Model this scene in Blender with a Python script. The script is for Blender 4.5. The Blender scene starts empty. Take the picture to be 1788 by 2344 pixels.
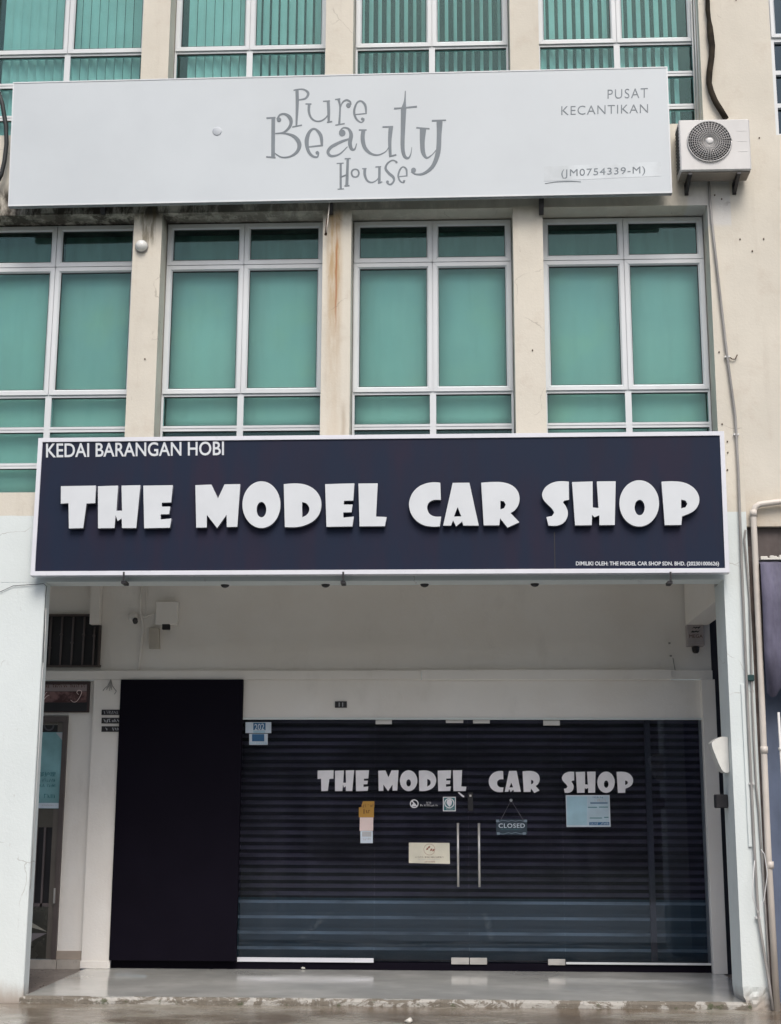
import bpy, bmesh, math, random
from mathutils import Vector, Matrix
random.seed(7)
C = bpy.context.scene.collection
R = math.radians

# ------------------------------------------------------------------ camera, sky, sun, exposure
CAM = (0.63206, -12.60962, 1.61714)
YAW, PIT, ROL, FPX = -0.0435422, 0.2081309, 0.0033796, 3200.0
def cam_dir(a, b):                       # a, b: right and up tangents in the camera -> world direction
    cr, sr = math.cos(ROL), math.sin(ROL)
    x = cr*a - sr*b; up = sr*a + cr*b
    cp, sp = math.cos(PIT), math.sin(PIT)
    y = cp - sp*up; z = sp + cp*up
    cy, sy = math.cos(YAW), math.sin(YAW)
    return Vector((cy*x + sy*y, -sy*x + cy*y, z))
def at(u, v, Y):                         # where the sight line of a measured point meets the plane y = Y (metres)
    d = cam_dir((u-894)/FPX, -(v-1172)/FPX)
    t = (Y - CAM[1])/d.y
    return CAM[0] + d.x*t, CAM[2] + d.z*t
cd = bpy.data.cameras.new('camera'); cam = bpy.data.objects.new('camera', cd); C.objects.link(cam)
f0 = cam_dir(0, 0); rt = (cam_dir(1, 0)-f0).normalized(); upv = (cam_dir(0, 1)-f0).normalized()
M = Matrix((rt, upv, -f0.normalized())).transposed().to_4x4(); M.translation = CAM
cam.matrix_world = M
cd.sensor_fit = 'VERTICAL'; cd.sensor_height = 24; cd.lens = FPX/2344*24; cd.clip_end = 2000
bpy.context.scene.camera = cam

SUN_EL, SUN_AZ = R(52), R(10)            # azimuth measured from -Y (the camera side) towards +X
W = bpy.data.worlds.new('World'); bpy.context.scene.world = W; W.use_nodes = True
nt = W.node_tree; bg = nt.nodes['Background']; sky = nt.nodes.new('ShaderNodeTexSky')
sky.sky_type = 'NISHITA'; sky.sun_disc = False; sky.sun_elevation = SUN_EL
sky.sun_rotation = R(180) - SUN_AZ; sky.air_density = 1.0; sky.dust_density = 4.5; sky.ozone_density = 1.2
nt.links.new(sky.outputs[0], bg.inputs[0]); bg.inputs[1].default_value = 0.10
sl = bpy.data.lights.new('sun', 'SUN'); sl.energy = 1.3; sl.angle = R(28); sl.color = (1.0, 0.975, 0.94)
so = bpy.data.objects.new('sun', sl); C.objects.link(so)
sd = Vector((math.sin(SUN_AZ)*math.cos(SUN_EL), -math.cos(SUN_AZ)*math.cos(SUN_EL), math.sin(SUN_EL)))
so.rotation_euler = (-sd).to_track_quat('-Z', 'Y').to_euler()
vs = bpy.context.scene.view_settings
vs.view_transform = 'Standard'; vs.look = 'None'; vs.gamma = 1; vs.use_curve_mapping = False; vs.exposure = 0.56

# ------------------------------------------------------------------ helpers
def tag(o, label=None, cat=None, group=None, kind=None):
    if label: o['label'] = label
    if cat: o['category'] = cat
    if group: o['group'] = group
    if kind: o['kind'] = kind
    return o
def empty(name, loc=(0, 0, 0)):
    o = bpy.data.objects.new(name, None); C.objects.link(o); o.location = loc; o.empty_display_size = .1
    return o
def link(name, me, parent=None):
    o = bpy.data.objects.new(name, me); C.objects.link(o)
    if parent:
        o.parent = parent
        p = parent; off = Vector((0, 0, 0))
        while p: off += p.location; p = p.parent
        o.location = -off
    return o
class MB:                                # collects simple solids, all in world metres
    def __init__(s): s.bm = bmesh.new()
    def box(s, x0, x1, y0, y1, z0, z1, bev=0):
        if x0 > x1: x0, x1 = x1, x0
        if y0 > y1: y0, y1 = y1, y0
        if z0 > z1: z0, z1 = z1, z0
        vs_ = [s.bm.verts.new((x, y, z)) for x in (x0, x1) for y in (y0, y1) for z in (z0, z1)]
        fs = []
        for q in ((0,1,3,2), (4,6,7,5), (0,4,5,1), (2,3,7,6), (0,2,6,4), (1,5,7,3)):
            fs.append(s.bm.faces.new([vs_[i] for i in q]))
        if bev:
            es = list({e for f in fs for e in f.edges})
            bmesh.ops.bevel(s.bm, geom=es, offset=bev, segments=1, affect='EDGES')
        return s
    def prism(s, pts, y0, y1):           # pts: (x, z) outline
        a = [s.bm.verts.new((x, y0, z)) for x, z in pts]; b = [s.bm.verts.new((x, y1, z)) for x, z in pts]
        n = len(pts); s.bm.faces.new(a); s.bm.faces.new(b[::-1])
        for i in range(n):
            j = (i+1) % n; s.bm.faces.new((a[j], a[i], b[i], b[j]))
        return s
    def xprism(s, pts, x0, x1):          # pts: (y, z) outline
        a = [s.bm.verts.new((x0, y, z)) for y, z in pts]; b = [s.bm.verts.new((x1, y, z)) for y, z in pts]
        n = len(pts); s.bm.faces.new(a[::-1]); s.bm.faces.new(b)
        for i in range(n):
            j = (i+1) % n; s.bm.faces.new((a[i], a[j], b[j], b[i]))
        return s
    def tube(s, pts, r, seg=8):
        pts = [Vector(p) for p in pts]; n = len(pts); rings = []
        for i, p in enumerate(pts):
            d = (pts[min(i+1, n-1)] - pts[max(i-1, 0)]).normalized()
            a = d.cross(Vector((0, 1, 0)));
            if a.length < .1: a = d.cross(Vector((1, 0, 0)))
            a.normalize(); b = d.cross(a); rr = r[i] if isinstance(r, (list, tuple)) else r
            rings.append([s.bm.verts.new(p + (a*math.cos(t) + b*math.sin(t))*rr) for t in [2*math.pi*k/seg for k in range(seg)]])
        for i in range(n-1):
            for k in range(seg):
                f = s.bm.faces.new((rings[i][k], rings[i][(k+1) % seg], rings[i+1][(k+1) % seg], rings[i+1][k])); f.smooth = True
        s.bm.faces.new(rings[0][::-1]); s.bm.faces.new(rings[-1])
        return s
    def lathe(s, c, prof, seg=24, axis='y'):   # prof: (r, h) along axis from centre c
        rings = []
        for r, h in prof:
            ring = []
            for k in range(seg):
                t = 2*math.pi*k/seg; a, b = r*math.cos(t), r*math.sin(t)
                ring.append(s.bm.verts.new((c[0]+a, c[1]+h, c[2]+b) if axis == 'y' else (c[0]+a, c[1]+b, c[2]+h)))
            rings.append(ring)
        for i in range(len(rings)-1):
            for k in range(seg):
                f = s.bm.faces.new((rings[i][k], rings[i][(k+1) % seg], rings[i+1][(k+1) % seg], rings[i+1][k])); f.smooth = True
        s.bm.faces.new(rings[0]); s.bm.faces.new(rings[-1])
        return s
    def build(s, name, mat, parent=None):
        bmesh.ops.recalc_face_normals(s.bm, faces=s.bm.faces)
        me = bpy.data.meshes.new(name); s.bm.to_mesh(me); s.bm.free()
        for m in (mat if isinstance(mat, (list, tuple)) else [mat]): me.materials.append(m)
        return link(name, me, parent)
def bx(name, x0, x1, y0, y1, z0, z1, mat, parent=None, bev=0):
    return MB().box(x0, x1, y0, y1, z0, z1, bev).build(name, mat, parent)

def smooth(pts, it=2, corner=42):        # rounds gentle turns of an outline, keeps its corners
    n = len(pts); keep = []
    for i in range(n):
        a, b, c = Vector(pts[i-1]), Vector(pts[i]), Vector(pts[(i+1) % n])
        ang = math.degrees((b-a).angle(c-b, 0)) if (b-a).length > 0 and (c-b).length > 0 else 0
        keep.append(ang > corner)
    P = [(tuple(p), k) for p, k in zip(pts, keep)]
    for _ in range(it):
        Q = []; m = len(P)
        for i in range(m):
            (a, ka), (p, kp), (b, kb) = P[i-1], P[i], P[(i+1) % m]
            if kp: Q.append((p, True))
            else:
                Q.append((tuple(p[j]*.75 + a[j]*.25 for j in (0, 1)), False)); Q.append((tuple(p[j]*.75 + b[j]*.25 for j in (0, 1)), False))
        P = Q
    return [p for p, _ in P]
def ell(cx, cy, rx, ry, n=28): return [(cx+rx*math.cos(2*math.pi*k/n), cy+ry*math.sin(2*math.pi*k/n)) for k in range(n)]
def flat(name, loops, Y, th, mat, parent=None, bev=0):   # loops: (x, z) outlines with holes; front at Y, thickness th into the wall
    cu = bpy.data.curves.new(name, 'CURVE'); cu.dimensions = '2D'; cu.fill_mode = 'BOTH'; cu.extrude = th/2; cu.bevel_depth = bev
    for lp in loops:
        sp = cu.splines.new('POLY'); sp.points.add(len(lp)-1); sp.use_cyclic_u = True
        for q, (x, z) in zip(sp.points, lp): q.co = (x, z, 0, 1)
    to = bpy.data.objects.new('tmp', cu); me = bpy.data.meshes.new_from_object(to)
    bpy.data.objects.remove(to); bpy.data.curves.remove(cu)
    for v in me.vertices: v.co = (v.co.x, Y + th/2 - v.co.z, v.co.y)
    me.name = name; me.materials.clear(); me.materials.append(mat)
    return link(name, me, parent)
def text(name, body, quad, Y, th, mat, parent=None, off=0.0, space=1.0):   # quad: measured corners TL, TR, BR, BL
    cu = bpy.data.curves.new(name, 'FONT'); cu.body = body; cu.size = 1; cu.extrude = .5; cu.offset = off; cu.space_character = space
    cu.resolution_u = 4
    to = bpy.data.objects.new('tmp', cu); me = bpy.data.meshes.new_from_object(to)
    bpy.data.objects.remove(to); bpy.data.curves.remove(cu)
    xs = [v.co.x for v in me.vertices]; ys = [v.co.y for v in me.vertices]
    a, b, c, d = min(xs), max(xs), min(ys), max(ys)
    TL, TR, BR, BL = [Vector(at(q[0], q[1], Y)) for q in quad]
    for v in me.vertices:
        s = (v.co.x-a)/(b-a); t = (v.co.y-c)/(d-c)
        p = (BL*(1-s)+BR*s)*(1-t) + (TL*(1-s)+TR*s)*t
        v.co = (p.x, Y + th*(0 if v.co.z > 0 else 1), p.y)
    me.materials.clear(); me.materials.append(mat); me.name = name
    return link(name, me, parent)

# ------------------------------------------------------------------ materials
class N:
    def __init__(s, name, rough=.6, metal=0.0, spec=.5):
        s.m = bpy.data.materials.new(name); s.m.use_nodes = True; s.t = s.m.node_tree; s.b = s.t.nodes['Principled BSDF']
        s.b.inputs['Roughness'].default_value = rough; s.b.inputs['Metallic'].default_value = metal
        s.b.inputs['Specular IOR Level'].default_value = spec
    def new(s, t, **k):
        n = s.t.nodes.new(t)
        for a, b in k.items(): setattr(n, a, b)
        return n
    def put(s, sock, v):
        if isinstance(v, bpy.types.NodeSocket): s.t.links.new(v, sock)
        elif v is not None: sock.default_value = v
    def pos(s):
        if not hasattr(s, '_p'): s._p = s.new('ShaderNodeNewGeometry').outputs['Position']
        return s._p
    def xyz(s):
        if not hasattr(s, '_x'):
            q = s.new('ShaderNodeSeparateXYZ'); s.put(q.inputs[0], s.pos()); s._x = q.outputs
        return s._x
    def mth(s, op, a, b=None, c=None, clamp=False):
        n = s.new('ShaderNodeMath', operation=op, use_clamp=clamp)
        for i, v in enumerate((a, b, c)):
            if v is not None: s.put(n.inputs[i], v)
        return n.outputs[0]
    def vec(s, sx, sy, sz, loc=(0, 0, 0)):
        n = s.new('ShaderNodeMapping'); n.inputs['Scale'].default_value = (sx, sy, sz); n.inputs['Location'].default_value = loc
        s.put(n.inputs[0], s.pos()); return n.outputs[0]
    def noise(s, scale, detail=4, rough=.55, stretch=(1, 1, 1), loc=(0, 0, 0), dist=0):
        n = s.new('ShaderNodeTexNoise'); n.inputs['Scale'].default_value = scale; n.inputs['Detail'].default_value = detail
        n.inputs['Roughness'].default_value = rough; n.inputs['Distortion'].default_value = dist
        s.put(n.inputs['Vector'], s.vec(*stretch, loc=loc)); return n.outputs[0]
    def rng(s, v, a, b, c=0.0, d=1.0, sm=True):
        n = s.new('ShaderNodeMapRange', interpolation_type='SMOOTHSTEP' if sm else 'LINEAR')
        s.put(n.inputs[0], v)
        for i, q in enumerate((a, b, c, d)): n.inputs[i+1].default_value = q
        return n.outputs[0]
    def band(s, v, a, b, e):             # 1 between a and b, soft edge e
        return s.mth('MULTIPLY', s.rng(v, a-e, a+e), s.rng(v, b-e, b+e, 1, 0))
    def mix(s, f, a, b):
        n = s.new('ShaderNodeMix', data_type='RGBA'); s.put(n.inputs[0], f)
        for i, v in ((6, a), (7, b)): s.put(n.inputs[i], (*v, 1) if isinstance(v, tuple) and len(v) == 3 else v)
        return n.outputs[2]
    def col(s, c): s.put(s.b.inputs['Base Color'], (*c, 1) if isinstance(c, tuple) and len(c) == 3 else c)
    def bump(s, h, d=.01, st=.5):
        n = s.new('ShaderNodeBump'); n.inputs['Distance'].default_value = d; n.inputs['Strength'].default_value = st
        s.put(n.inputs['Height'], h); s.put(s.b.inputs['Normal'], n.outputs[0])
def simple(name, c, rough=.6, metal=0.0, var=.12, scale=3.0, spec=.5, bump=0, stretch=(1, 1, 1), rv=.08):
    m = N(name, rough, metal, spec)
    f = m.noise(scale, 5, .6, stretch)
    m.col(m.mix(m.rng(f, .3, .7), tuple(x*(1-var) for x in c), tuple(min(1, x*(1+var)) for x in c)))
    m.put(m.b.inputs['Roughness'], m.rng(m.noise(scale*4, 3), .3, .7, max(.02, rough-rv), min(1, rough+rv)))
    if bump: m.bump(m.noise(scale*12, 4), .004, bump)
    return m.m

CREAM = (.67, .63, .545); WHITE = (.69, .745, .738)
def wall_mat(name, kind):
    m = N(name, .75, spec=.25); X, Y, Z = m.xyz()
    big = m.noise(.9, 6, .6); mid = m.noise(4, 6, .65); streak = m.noise(2.2, 5, .6, (3.5, 1, .35)); fine = m.noise(40, 4, .7)
    cr = m.mix(m.rng(big, .3, .7), tuple(c*.93 for c in CREAM), tuple(c*1.05 for c in CREAM))
    cr = m.mix(m.mth('MULTIPLY', m.rng(mid, .5, .75), .35), cr, (.50, .42, .34))
    cr = m.mix(m.mth('MULTIPLY', m.rng(streak, .55, .75), .22), cr, (.42, .36, .29))
    wh = m.mix(m.rng(big, .3, .7), tuple(c*.96 for c in WHITE), tuple(c*1.03 for c in WHITE))
    wh = m.mix(m.mth('MULTIPLY', m.rng(streak, .6, .8), .12), wh, (.52, .51, .46))
    if kind == 'front':
        edge = m.mth('ADD', Z, m.mth('MULTIPLY', m.mth('SUBTRACT', m.noise(6, 3), .5), .02))
        c = m.mix(m.rng(edge, 4.262, 4.272), wh, cr)
        # pale repainted patch round the condenser
        rp = m.mth('MULTIPLY', m.rng(X, 2.9, 2.95), m.band(Z, 7.06, 8.0, .03))
        c = m.mix(m.mth('MULTIPLY', rp, m.rng(big, .2, .5, .45, .8)), c, (.66, .65, .63))
        # mildew along the head of the middle windows, under the upper sign
        reach = m.rng(X, -2.6, 1.3, 1, .12)
        ragged = m.rng(m.noise(3.5, 7, .7, (1.6, 1, .55)), .36, .56)
        drip = m.rng(m.noise(11, 5, .6, (1, 1, .12)), .48, .62)
        mil = m.mth('MULTIPLY', m.mth('MULTIPLY', m.band(Z, 7.2, 7.55, .09), reach), m.mth('MAXIMUM', ragged, m.mth('MULTIPLY', drip, .6)))
        line = m.mth('MULTIPLY', m.band(Z, 7.262, 7.29, .012), m.rng(m.noise(5, 5), .35, .6, .2, .9))
        c = m.mix(m.mth('MULTIPLY', m.mth('MAXIMUM', mil, m.mth('MULTIPLY', line, reach)), .95), c, (.035, .028, .02))
        # tan and rust run-off on the third pier, drips on the second
        tan = m.mth('MULTIPLY', m.mth('MULTIPLY', m.band(X, -.53, -.40, .035), m.rng(Z, 5.3, 7.0, .25, 1)), m.band(Z, 4.6, 7.25, .06))
        c = m.mix(m.mth('MULTIPLY', tan, m.rng(m.noise(7, 5, .6, (3, 1, .4)), .3, .6, .25, .85)), c, (.42, .27, .12))
        wob = m.mth('MULTIPLY', m.mth('SUBTRACT', m.noise(2.5, 2, .5, (0, 0, 1)), .5), .03)
        rust = m.mth('MULTIPLY', m.band(m.mth('ADD', X, wob), -.452, -.438, .010), m.band(Z, 6.15, 6.98, .25))
        c = m.mix(m.mth('MULTIPLY', rust, .95), c, (.36, .13, .035))
        low = m.mth('MULTIPLY', m.band(m.mth('ADD', X, wob), -.38, -.345, .02), m.band(Z, 4.95, 5.3, .12))
        c = m.mix(m.mth('MULTIPLY', low, .5), c, (.34, .26, .17))
        d2 = m.mth('MULTIPLY', m.mth('MULTIPLY', m.band(X, -2.36, -2.2, .03), m.band(Z, 6.95, 7.35, .07)), m.rng(m.noise(14, 4, .6, (1, 1, .15)), .42, .6))
        c = m.mix(m.mth('MULTIPLY', d2, .75), c, (.12, .10, .06))
        vo = m.new('ShaderNodeTexVoronoi', feature='DISTANCE_TO_EDGE'); vo.inputs['Scale'].default_value = 1.3
        wv = m.new('ShaderNodeVectorMath', operation='ADD'); nz = m.new('ShaderNodeTexNoise'); nz.inputs['Scale'].default_value = 3; nz.inputs['Detail'].default_value = 5
        m.put(nz.inputs['Vector'], m.pos()); sc_ = m.new('ShaderNodeVectorMath', operation='SCALE'); sc_.inputs['Scale'].default_value = .35
        m.put(sc_.inputs[0], nz.outputs['Color']); m.put(wv.inputs[0], m.pos()); m.put(wv.inputs[1], sc_.outputs[0]); m.put(vo.inputs['Vector'], wv.outputs[0])
        ck = m.mth('MULTIPLY', m.rng(vo.outputs['Distance'], .002, .007, 1, 0), m.rng(m.noise(1.7, 3, loc=(7, 0, 1)), .52, .62))
        c = m.mix(m.mth('MULTIPLY', ck, .38), c, (.22, .18, .14))
        # splash-back at the foot of the pillars
        ft = m.mth('MULTIPLY', m.rng(m.mth('ADD', Z, m.mth('MULTIPLY', m.noise(9, 5, .6, (1, 1, .2)), .22)), .05, .26, 1, 0), .75)
        c = m.mix(ft, c, (.30, .22, .16))
        c = m.mix(m.mth('MULTIPLY', m.rng(m.noise(30, 3, .6, (1, 1, .25)), .66, .74), .5), c, m.mix(.5, c, (.3, .25, .2)))
    elif kind == 'corridor':
        c = m.mix(m.rng(m.noise(1.1, 4), .35, .65), (.82, .785, .735), (.86, .835, .795))
        c = m.mix(m.mth('MULTIPLY', m.rng(m.noise(3, 6, .65, (1, 1, .5)), .55, .8), .14), c, (.38, .34, .29))
    elif kind == 'neighbour':
        c = cr
        c = m.mix(m.mth('MULTIPLY', m.rng(Z, 4.1, 4.6, .55, 0), m.rng(mid, .3, .7, .4, 1)), c, (.46, .36, .25))
    else: c = wh
    m.col(c)
    m.bump(m.mth('ADD', fine, m.mth('MULTIPLY', mid, 1.5)), .006, .35)
    return m.m
M_front = wall_mat('facade_paint', 'front'); M_corr = wall_mat('corridor_paint', 'corridor'); M_nbr = wall_mat('neighbour_paint', 'neighbour')
M_white = wall_mat('white_paint', 'white')
M_alu = simple('white_aluminium', (.67, .695, .715), .38, 0, .06, 2, stretch=(1, 1, .3))
M_gask = simple('gasket_rubber', (.05, .055, .055), .7)
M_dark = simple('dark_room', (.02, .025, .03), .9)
def blind_mat():
    m = N('blind_fabric', .9, spec=.2); a = m.noise(1.1, 3, .5); b = m.noise(2.1, 3, .5, loc=(5, 0, 2)); s_ = m.noise(3, 4, .6, (2.5, 1, .2))
    c = m.mix(m.rng(a, .3, .7), (.45, .45, .47), (.57, .55, .54)); c = m.mix(m.mth('MULTIPLY', m.rng(b, .5, .75), .45), c, (.60, .56, .42))
    oi = m.new('ShaderNodeObjectInfo').outputs['Random']
    c = m.mix(m.mth('MULTIPLY', oi, .35), c, (.42, .50, .50)); c = m.mix(m.rng(m.xyz()[2], 6.9, 5.2, 0, .30), c, (.66, .62, .48))  # per-blind tone; paler, yellower downwards: the panes' light gradient put into the fabric colour
    m.col(m.mix(m.mth('MULTIPLY', m.rng(s_, .5, .7), .16), c, (.36, .38, .36))); return m.m
M_blind = blind_mat()
M_slat = simple('blind_slat', (.66, .68, .69), .9, 0, .08, 2.5)
M_hoptint = simple('hopper_tint', (.20, .24, .22), .9, 0, .25, 2.5, stretch=(2, 1, .3))  # tint of the sheet behind the hoppers, in place of a reflection
M_black = simple('black_metal', (.018, .017, .02), .45)
M_blackp = simple('black_panel', (.0065, .0052, .0105), .55, 0, .12, 1.2, .06)
M_steel = simple('brushed_steel', (.66, .64, .61), .42, .75, .05, 2)
M_plastic = simple('white_plastic', (.68, .68, .67), .45, 0, .05, 5)
M_ac = simple('condenser_enamel', (.64, .635, .625), .42, 0, .06, 4, stretch=(1, 1, .4))
M_conduit = simple('grey_conduit', (.30, .29, .28), .55, 0, .2, 6, stretch=(1, 1, .3))
M_pvc = simple('cream_pvc', (.62, .57, .51), .4, 0, .07, 3)
M_cable = simple('cable_wrap', (.030, .024, .017), .85, 0, .5, 9, .2)
M_cabblk = simple('black_cable', (.02, .024, .026), .6)
M_paper = simple('paper', (.66, .64, .58), .8, 0, .04, 9)
M_vinyl = simple('white_vinyl', (.84, .83, .86), .6, 0, .06, 6)
M_ink = simple('dark_ink', (.03, .03, .035), .7)
M_greytxt = simple('grey_vinyl', (.17, .20, .225), .55, 0, .10, 5)
M_signw = simple('sign_acrylic', (.56, .605, .635), .42, 0, .035, .8)
M_letter = simple('letter_acrylic', (.66, .69, .715), .4, 0, .03, 3)
M_side = simple('letter_return', (.16, .17, .20), .5)

def glass(name, tint, refl, rough, rtint=(1, 1, 1), body=None):
    m = N(name); t = m.t; t.nodes.remove(m.b)
    out = t.nodes['Material Output']
    tr = m.new('ShaderNodeBsdfTransparent'); tr.inputs[0].default_value = (*tint, 1)
    gl = m.new('ShaderNodeBsdfGlossy'); gl.inputs['Roughness'].default_value = rough; gl.inputs['Color'].default_value = (*rtint, 1)
    lw = m.new('ShaderNodeFresnel'); lw.inputs[0].default_value = 1.5
    f = m.mth('ADD', m.mth('MULTIPLY', lw.outputs[0], .55), refl, clamp=True)
    a = m.new('ShaderNodeMixShader'); m.put(a.inputs[0], f); t.links.new(tr.outputs[0], a.inputs[1]); t.links.new(gl.outputs[0], a.inputs[2])
    last = a
    if body:                             # film of dust on the outer face
        df = m.new('ShaderNodeBsdfDiffuse'); df.inputs[0].default_value = (*body[1], 1)
        b = m.new('ShaderNodeMixShader'); m.put(b.inputs[0], m.rng(m.noise(*body[2]), .35, .75, body[0]*.4, body[0]*1.6))
        t.links.new(a.outputs[0], b.inputs[1]); t.links.new(df.outputs[0], b.inputs[2]); last = b
    t.links.new(last.outputs[0], out.inputs[0]); return m.m
M_green = glass('green_glass', (.80, .985, .965), .008, .03, (.72, 1.0, 1.0), (.02, (.4, .42, .38), (5, 5, .6, (1, 1, .25))))
M_nglass = glass('blue_glass', (.10, .25, .30), .04, .03, (.6, .8, 1.0))
M_shopglass = glass('storefront_glass', (.77, .80, .84), .012, .012, (.85, .93, 1.0), (.016, (.36, .36, .42), (2.6, 7, .7, (2.6, 1, .22))))  # streaky dust film; its smears also stand in for uneven street reflections

# ------------------------------------------------------------------ ground
def ground():
    m = N('wet_concrete', .4); big = m.noise(.8, 6, .6, (1, 1.6, 1)); mid = m.noise(5, 7, .65, (1, 1.8, 1)); fine = m.noise(60, 4, .7)
    c = m.mix(m.rng(mid, .3, .7), (.215, .19, .15), (.34, .32, .275))
    c = m.mix(m.rng(big, .42, .62), c, (.135, .10, .068))
    c = m.mix(m.mth('MULTIPLY', m.rng(fine, .55, .75), .4), c, (.38, .36, .32))
    m.col(c); wet = m.rng(big, .40, .58)
    m.put(m.b.inputs['Roughness'], m.rng(m.mth('ADD', big, m.mth('MULTIPLY', mid, .35)), .50, .78, .40, .08))
    m.b.inputs['Specular IOR Level'].default_value = .65
    m.bump(m.mth('ADD', fine, mid), .005, .22); M_g = m.m
    tag(bx('parking_apron', -60, 60, -1.6, -.012, -.36, -.056, M_g), kind='structure')
    tag(bx('wet_asphalt', -60, 60, -9.6, -1.602, -.40, -.060, simple('wet_concrete_paving', (.15, .165, .18), .38, 0, .15, .6, spec=.7, rv=.03)), kind='structure')
    lm = N('worn_line_paint', .6); lm.col(lm.mix(lm.rng(lm.noise(6, 6, .7), .42, .56), (.16, .17, .18), (.62, .62, .58)))
    for k_, x_ in enumerate((-1.35, 1.15)): tag(bx('bay_line', x_-.05, x_+.05, -6.6, -1.9, -.06, -.056, lm.m), kind='structure')
    tag(bx('verge', -60, 60, -28, -9.602, -.5, -.05, simple('verge_grass', (.035, .05, .02), .95, 0, .3, 2, spec=.1)), kind='structure')
    tag(bx('ground', -900, 900, -900, 900, -.9, -.40, simple('earth', (.09, .085, .06), .9, 0, .3, .2)), kind='structure')
    # covered walkway: smooth cement floor of this lot, duller floor of the next lot to the left
    m = N('smooth_cement', .2, spec=.8); a = m.noise(.8, 4, .5); b = m.noise(5, 5, .6)
    c = m.mix(m.rng(a, .3, .7), (.40, .405, .385), (.50, .50, .47)); c = m.mix(m.mth('MULTIPLY', m.rng(b, .5, .8), .18), c, (.24, .225, .19))
    Y = m.xyz()[1]; edge = m.rng(m.mth('ADD', Y, m.mth('MULTIPLY', m.noise(4, 4), .25)), .10, .30, 1, 0)
    m.col(c); m.put(m.b.inputs['Roughness'], m.rng(m.noise(1.6, 5, .6), .3, .7, .07, .20)); m.bump(m.noise(3, 3), .01, .08); M_f = m.m
    tag(bx('walkway_floor', -3.10, 3.33, .02, 2.35, -.30, 0, M_f), kind='structure')
    f2 = simple('old_cement', (.17, .145, .13), .35, 0, .25, 4, bump=.2)
    tag(bx('neighbour_walkway_floor', -5.5, -3.104, .02, 2.35, -.30, -.012, f2), kind='structure')
    tag(bx('neighbour_walkway_floor', 3.334, 6.5, .02, 2.35, -.30, -.012, f2), kind='structure')
    # chipped painted kerb edge: short uneven concrete lengths
    k = N('chipped_kerb', .8); kc = k.mix(k.rng(k.noise(4, 7, .75, (1, 1, 2), dist=.8), .50, .55), (.17, .15, .12), (.42, .405, .37))
    kc = k.mix(k.mth('MULTIPLY', k.rng(k.noise(9, 4, .6, loc=(3, 0, 0)), .6, .68), .8), kc, (.07, .085, .04)); k.col(kc); k.bump(k.noise(30, 5, .7), .015, .8)
    bm = bmesh.new(); n = 260; rows = []
    for i in range(n+1):
        x = -3.13 + (3.17+3.13)*i/n
        w = .004*math.sin(x*5.1)+.003*math.sin(x*13+1)+random.uniform(-.002, .002)
        ch = random.uniform(0, .005) + (.010 if math.sin(x*7.3)+math.sin(x*3.1+2) > 1.05 else 0)
        rows.append([bm.verts.new(p) for p in ((x, .05, .001), (x, .008+w*.4+ch, .001-ch*.3), (x, -.006+w*.5+ch*.6, -.018-ch), (x, -.010+w+ch*.4, -.09))])
    for i in range(n):
        for j in range(3): bm.faces.new((rows[i][j], rows[i+1][j], rows[i+1][j+1], rows[i][j+1]))
    me = bpy.data.meshes.new('kerb_edge'); bm.to_mesh(me); bm.free(); me.materials.append(k.m)
    tag(link('kerb_edge', me), kind='structure')
ground()

# ------------------------------------------------------------------ the shophouse
H = empty('shophouse', (0, .1, 0))
tag(H, 'three-storey cream and white shophouse with green-glass windows over a recessed shop', 'building')
XL, XR = -5.2, 3.33
HEAD, SILL, OFF = 7.27, 4.49, 3.63
bx('lower_spandrel', XL, XR, 0, .25, 3.64, SILL, M_front, H)
bx('middle_spandrel', XL, XR, 0, .30, HEAD, SILL+OFF, M_front, H)
PIERS = [(-2.425, -2.15), (-.58, -.305), (1.25, 1.535), (3.11, XR)]
for fl in (0, 1):
    z0 = SILL + OFF*fl; z1 = HEAD if fl == 0 else 11.0
    bx('pier', XL, -4.07, 0, .30, z0, z1, M_front, H)
    for a, b in PIERS: bx('pier', a, b, 0, .30, z0, z1, M_front, H)
bx('parapet', XL, XR, 0, .30, 11.0, 12.2, M_front, H)
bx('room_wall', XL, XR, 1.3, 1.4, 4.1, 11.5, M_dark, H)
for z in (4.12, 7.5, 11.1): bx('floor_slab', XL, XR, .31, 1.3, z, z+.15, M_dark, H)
# ground floor frame
bx('pillar', XL, -3.10, 0, .16, -.1, 3.64, M_front, H, .006)
# right pillar with a broken foot
bm = bmesh.new()
def rough_pillar():
    zs = [-.10, -.07, -.04, -.01, .02, .05, .09, .13, .3, 3.64]; ring = []
    for z in zs:
        j = .014 if z < .12 else 0
        r = lambda: random.uniform(-j, j)
        cut = max(0, .09-z)*.28 if z < .09 else 0
        xs = [3.10, 3.125, 3.15, 3.18, 3.21, 3.24, 3.27, 3.30, XR]
        pts = [(x + (r()*.5) + (cut*.9 if k == 0 else 0), abs(r())*.9 + (cut*.5 if k in (1, 2) else 0), z) for k, x in enumerate(xs)] + [(XR, .45, z), (3.10+cut*.4, .45, z)]
        ring.append([bm.verts.new(p) for p in pts])
    for i in range(len(ring)-1):
        n = len(ring[0])
        for k in range(n): bm.faces.new((ring[i][k], ring[i][(k+1) % n], ring[i+1][(k+1) % n], ring[i+1][k]))
    bm.faces.new(ring[-1])
rough_pillar(); bmesh.ops.recalc_face_normals(bm, faces=bm.faces)
me = bpy.data.meshes.new('pillar'); bm.to_mesh(me); bm.free(); me.materials.append(M_front); link('pillar', me, H)
bx('side_beam', 3.10, XR, .452, 2.14, 3.50, 4.10, M_corr, H)
bx('wall_nib', -3.22, -3.12, 2.08, 2.19, 3.52, 4.1, M_corr, H)
bx('walkway_ceiling', XL, XR, .252, 2.5, 4.105, 4.118, M_corr, H)
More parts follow.
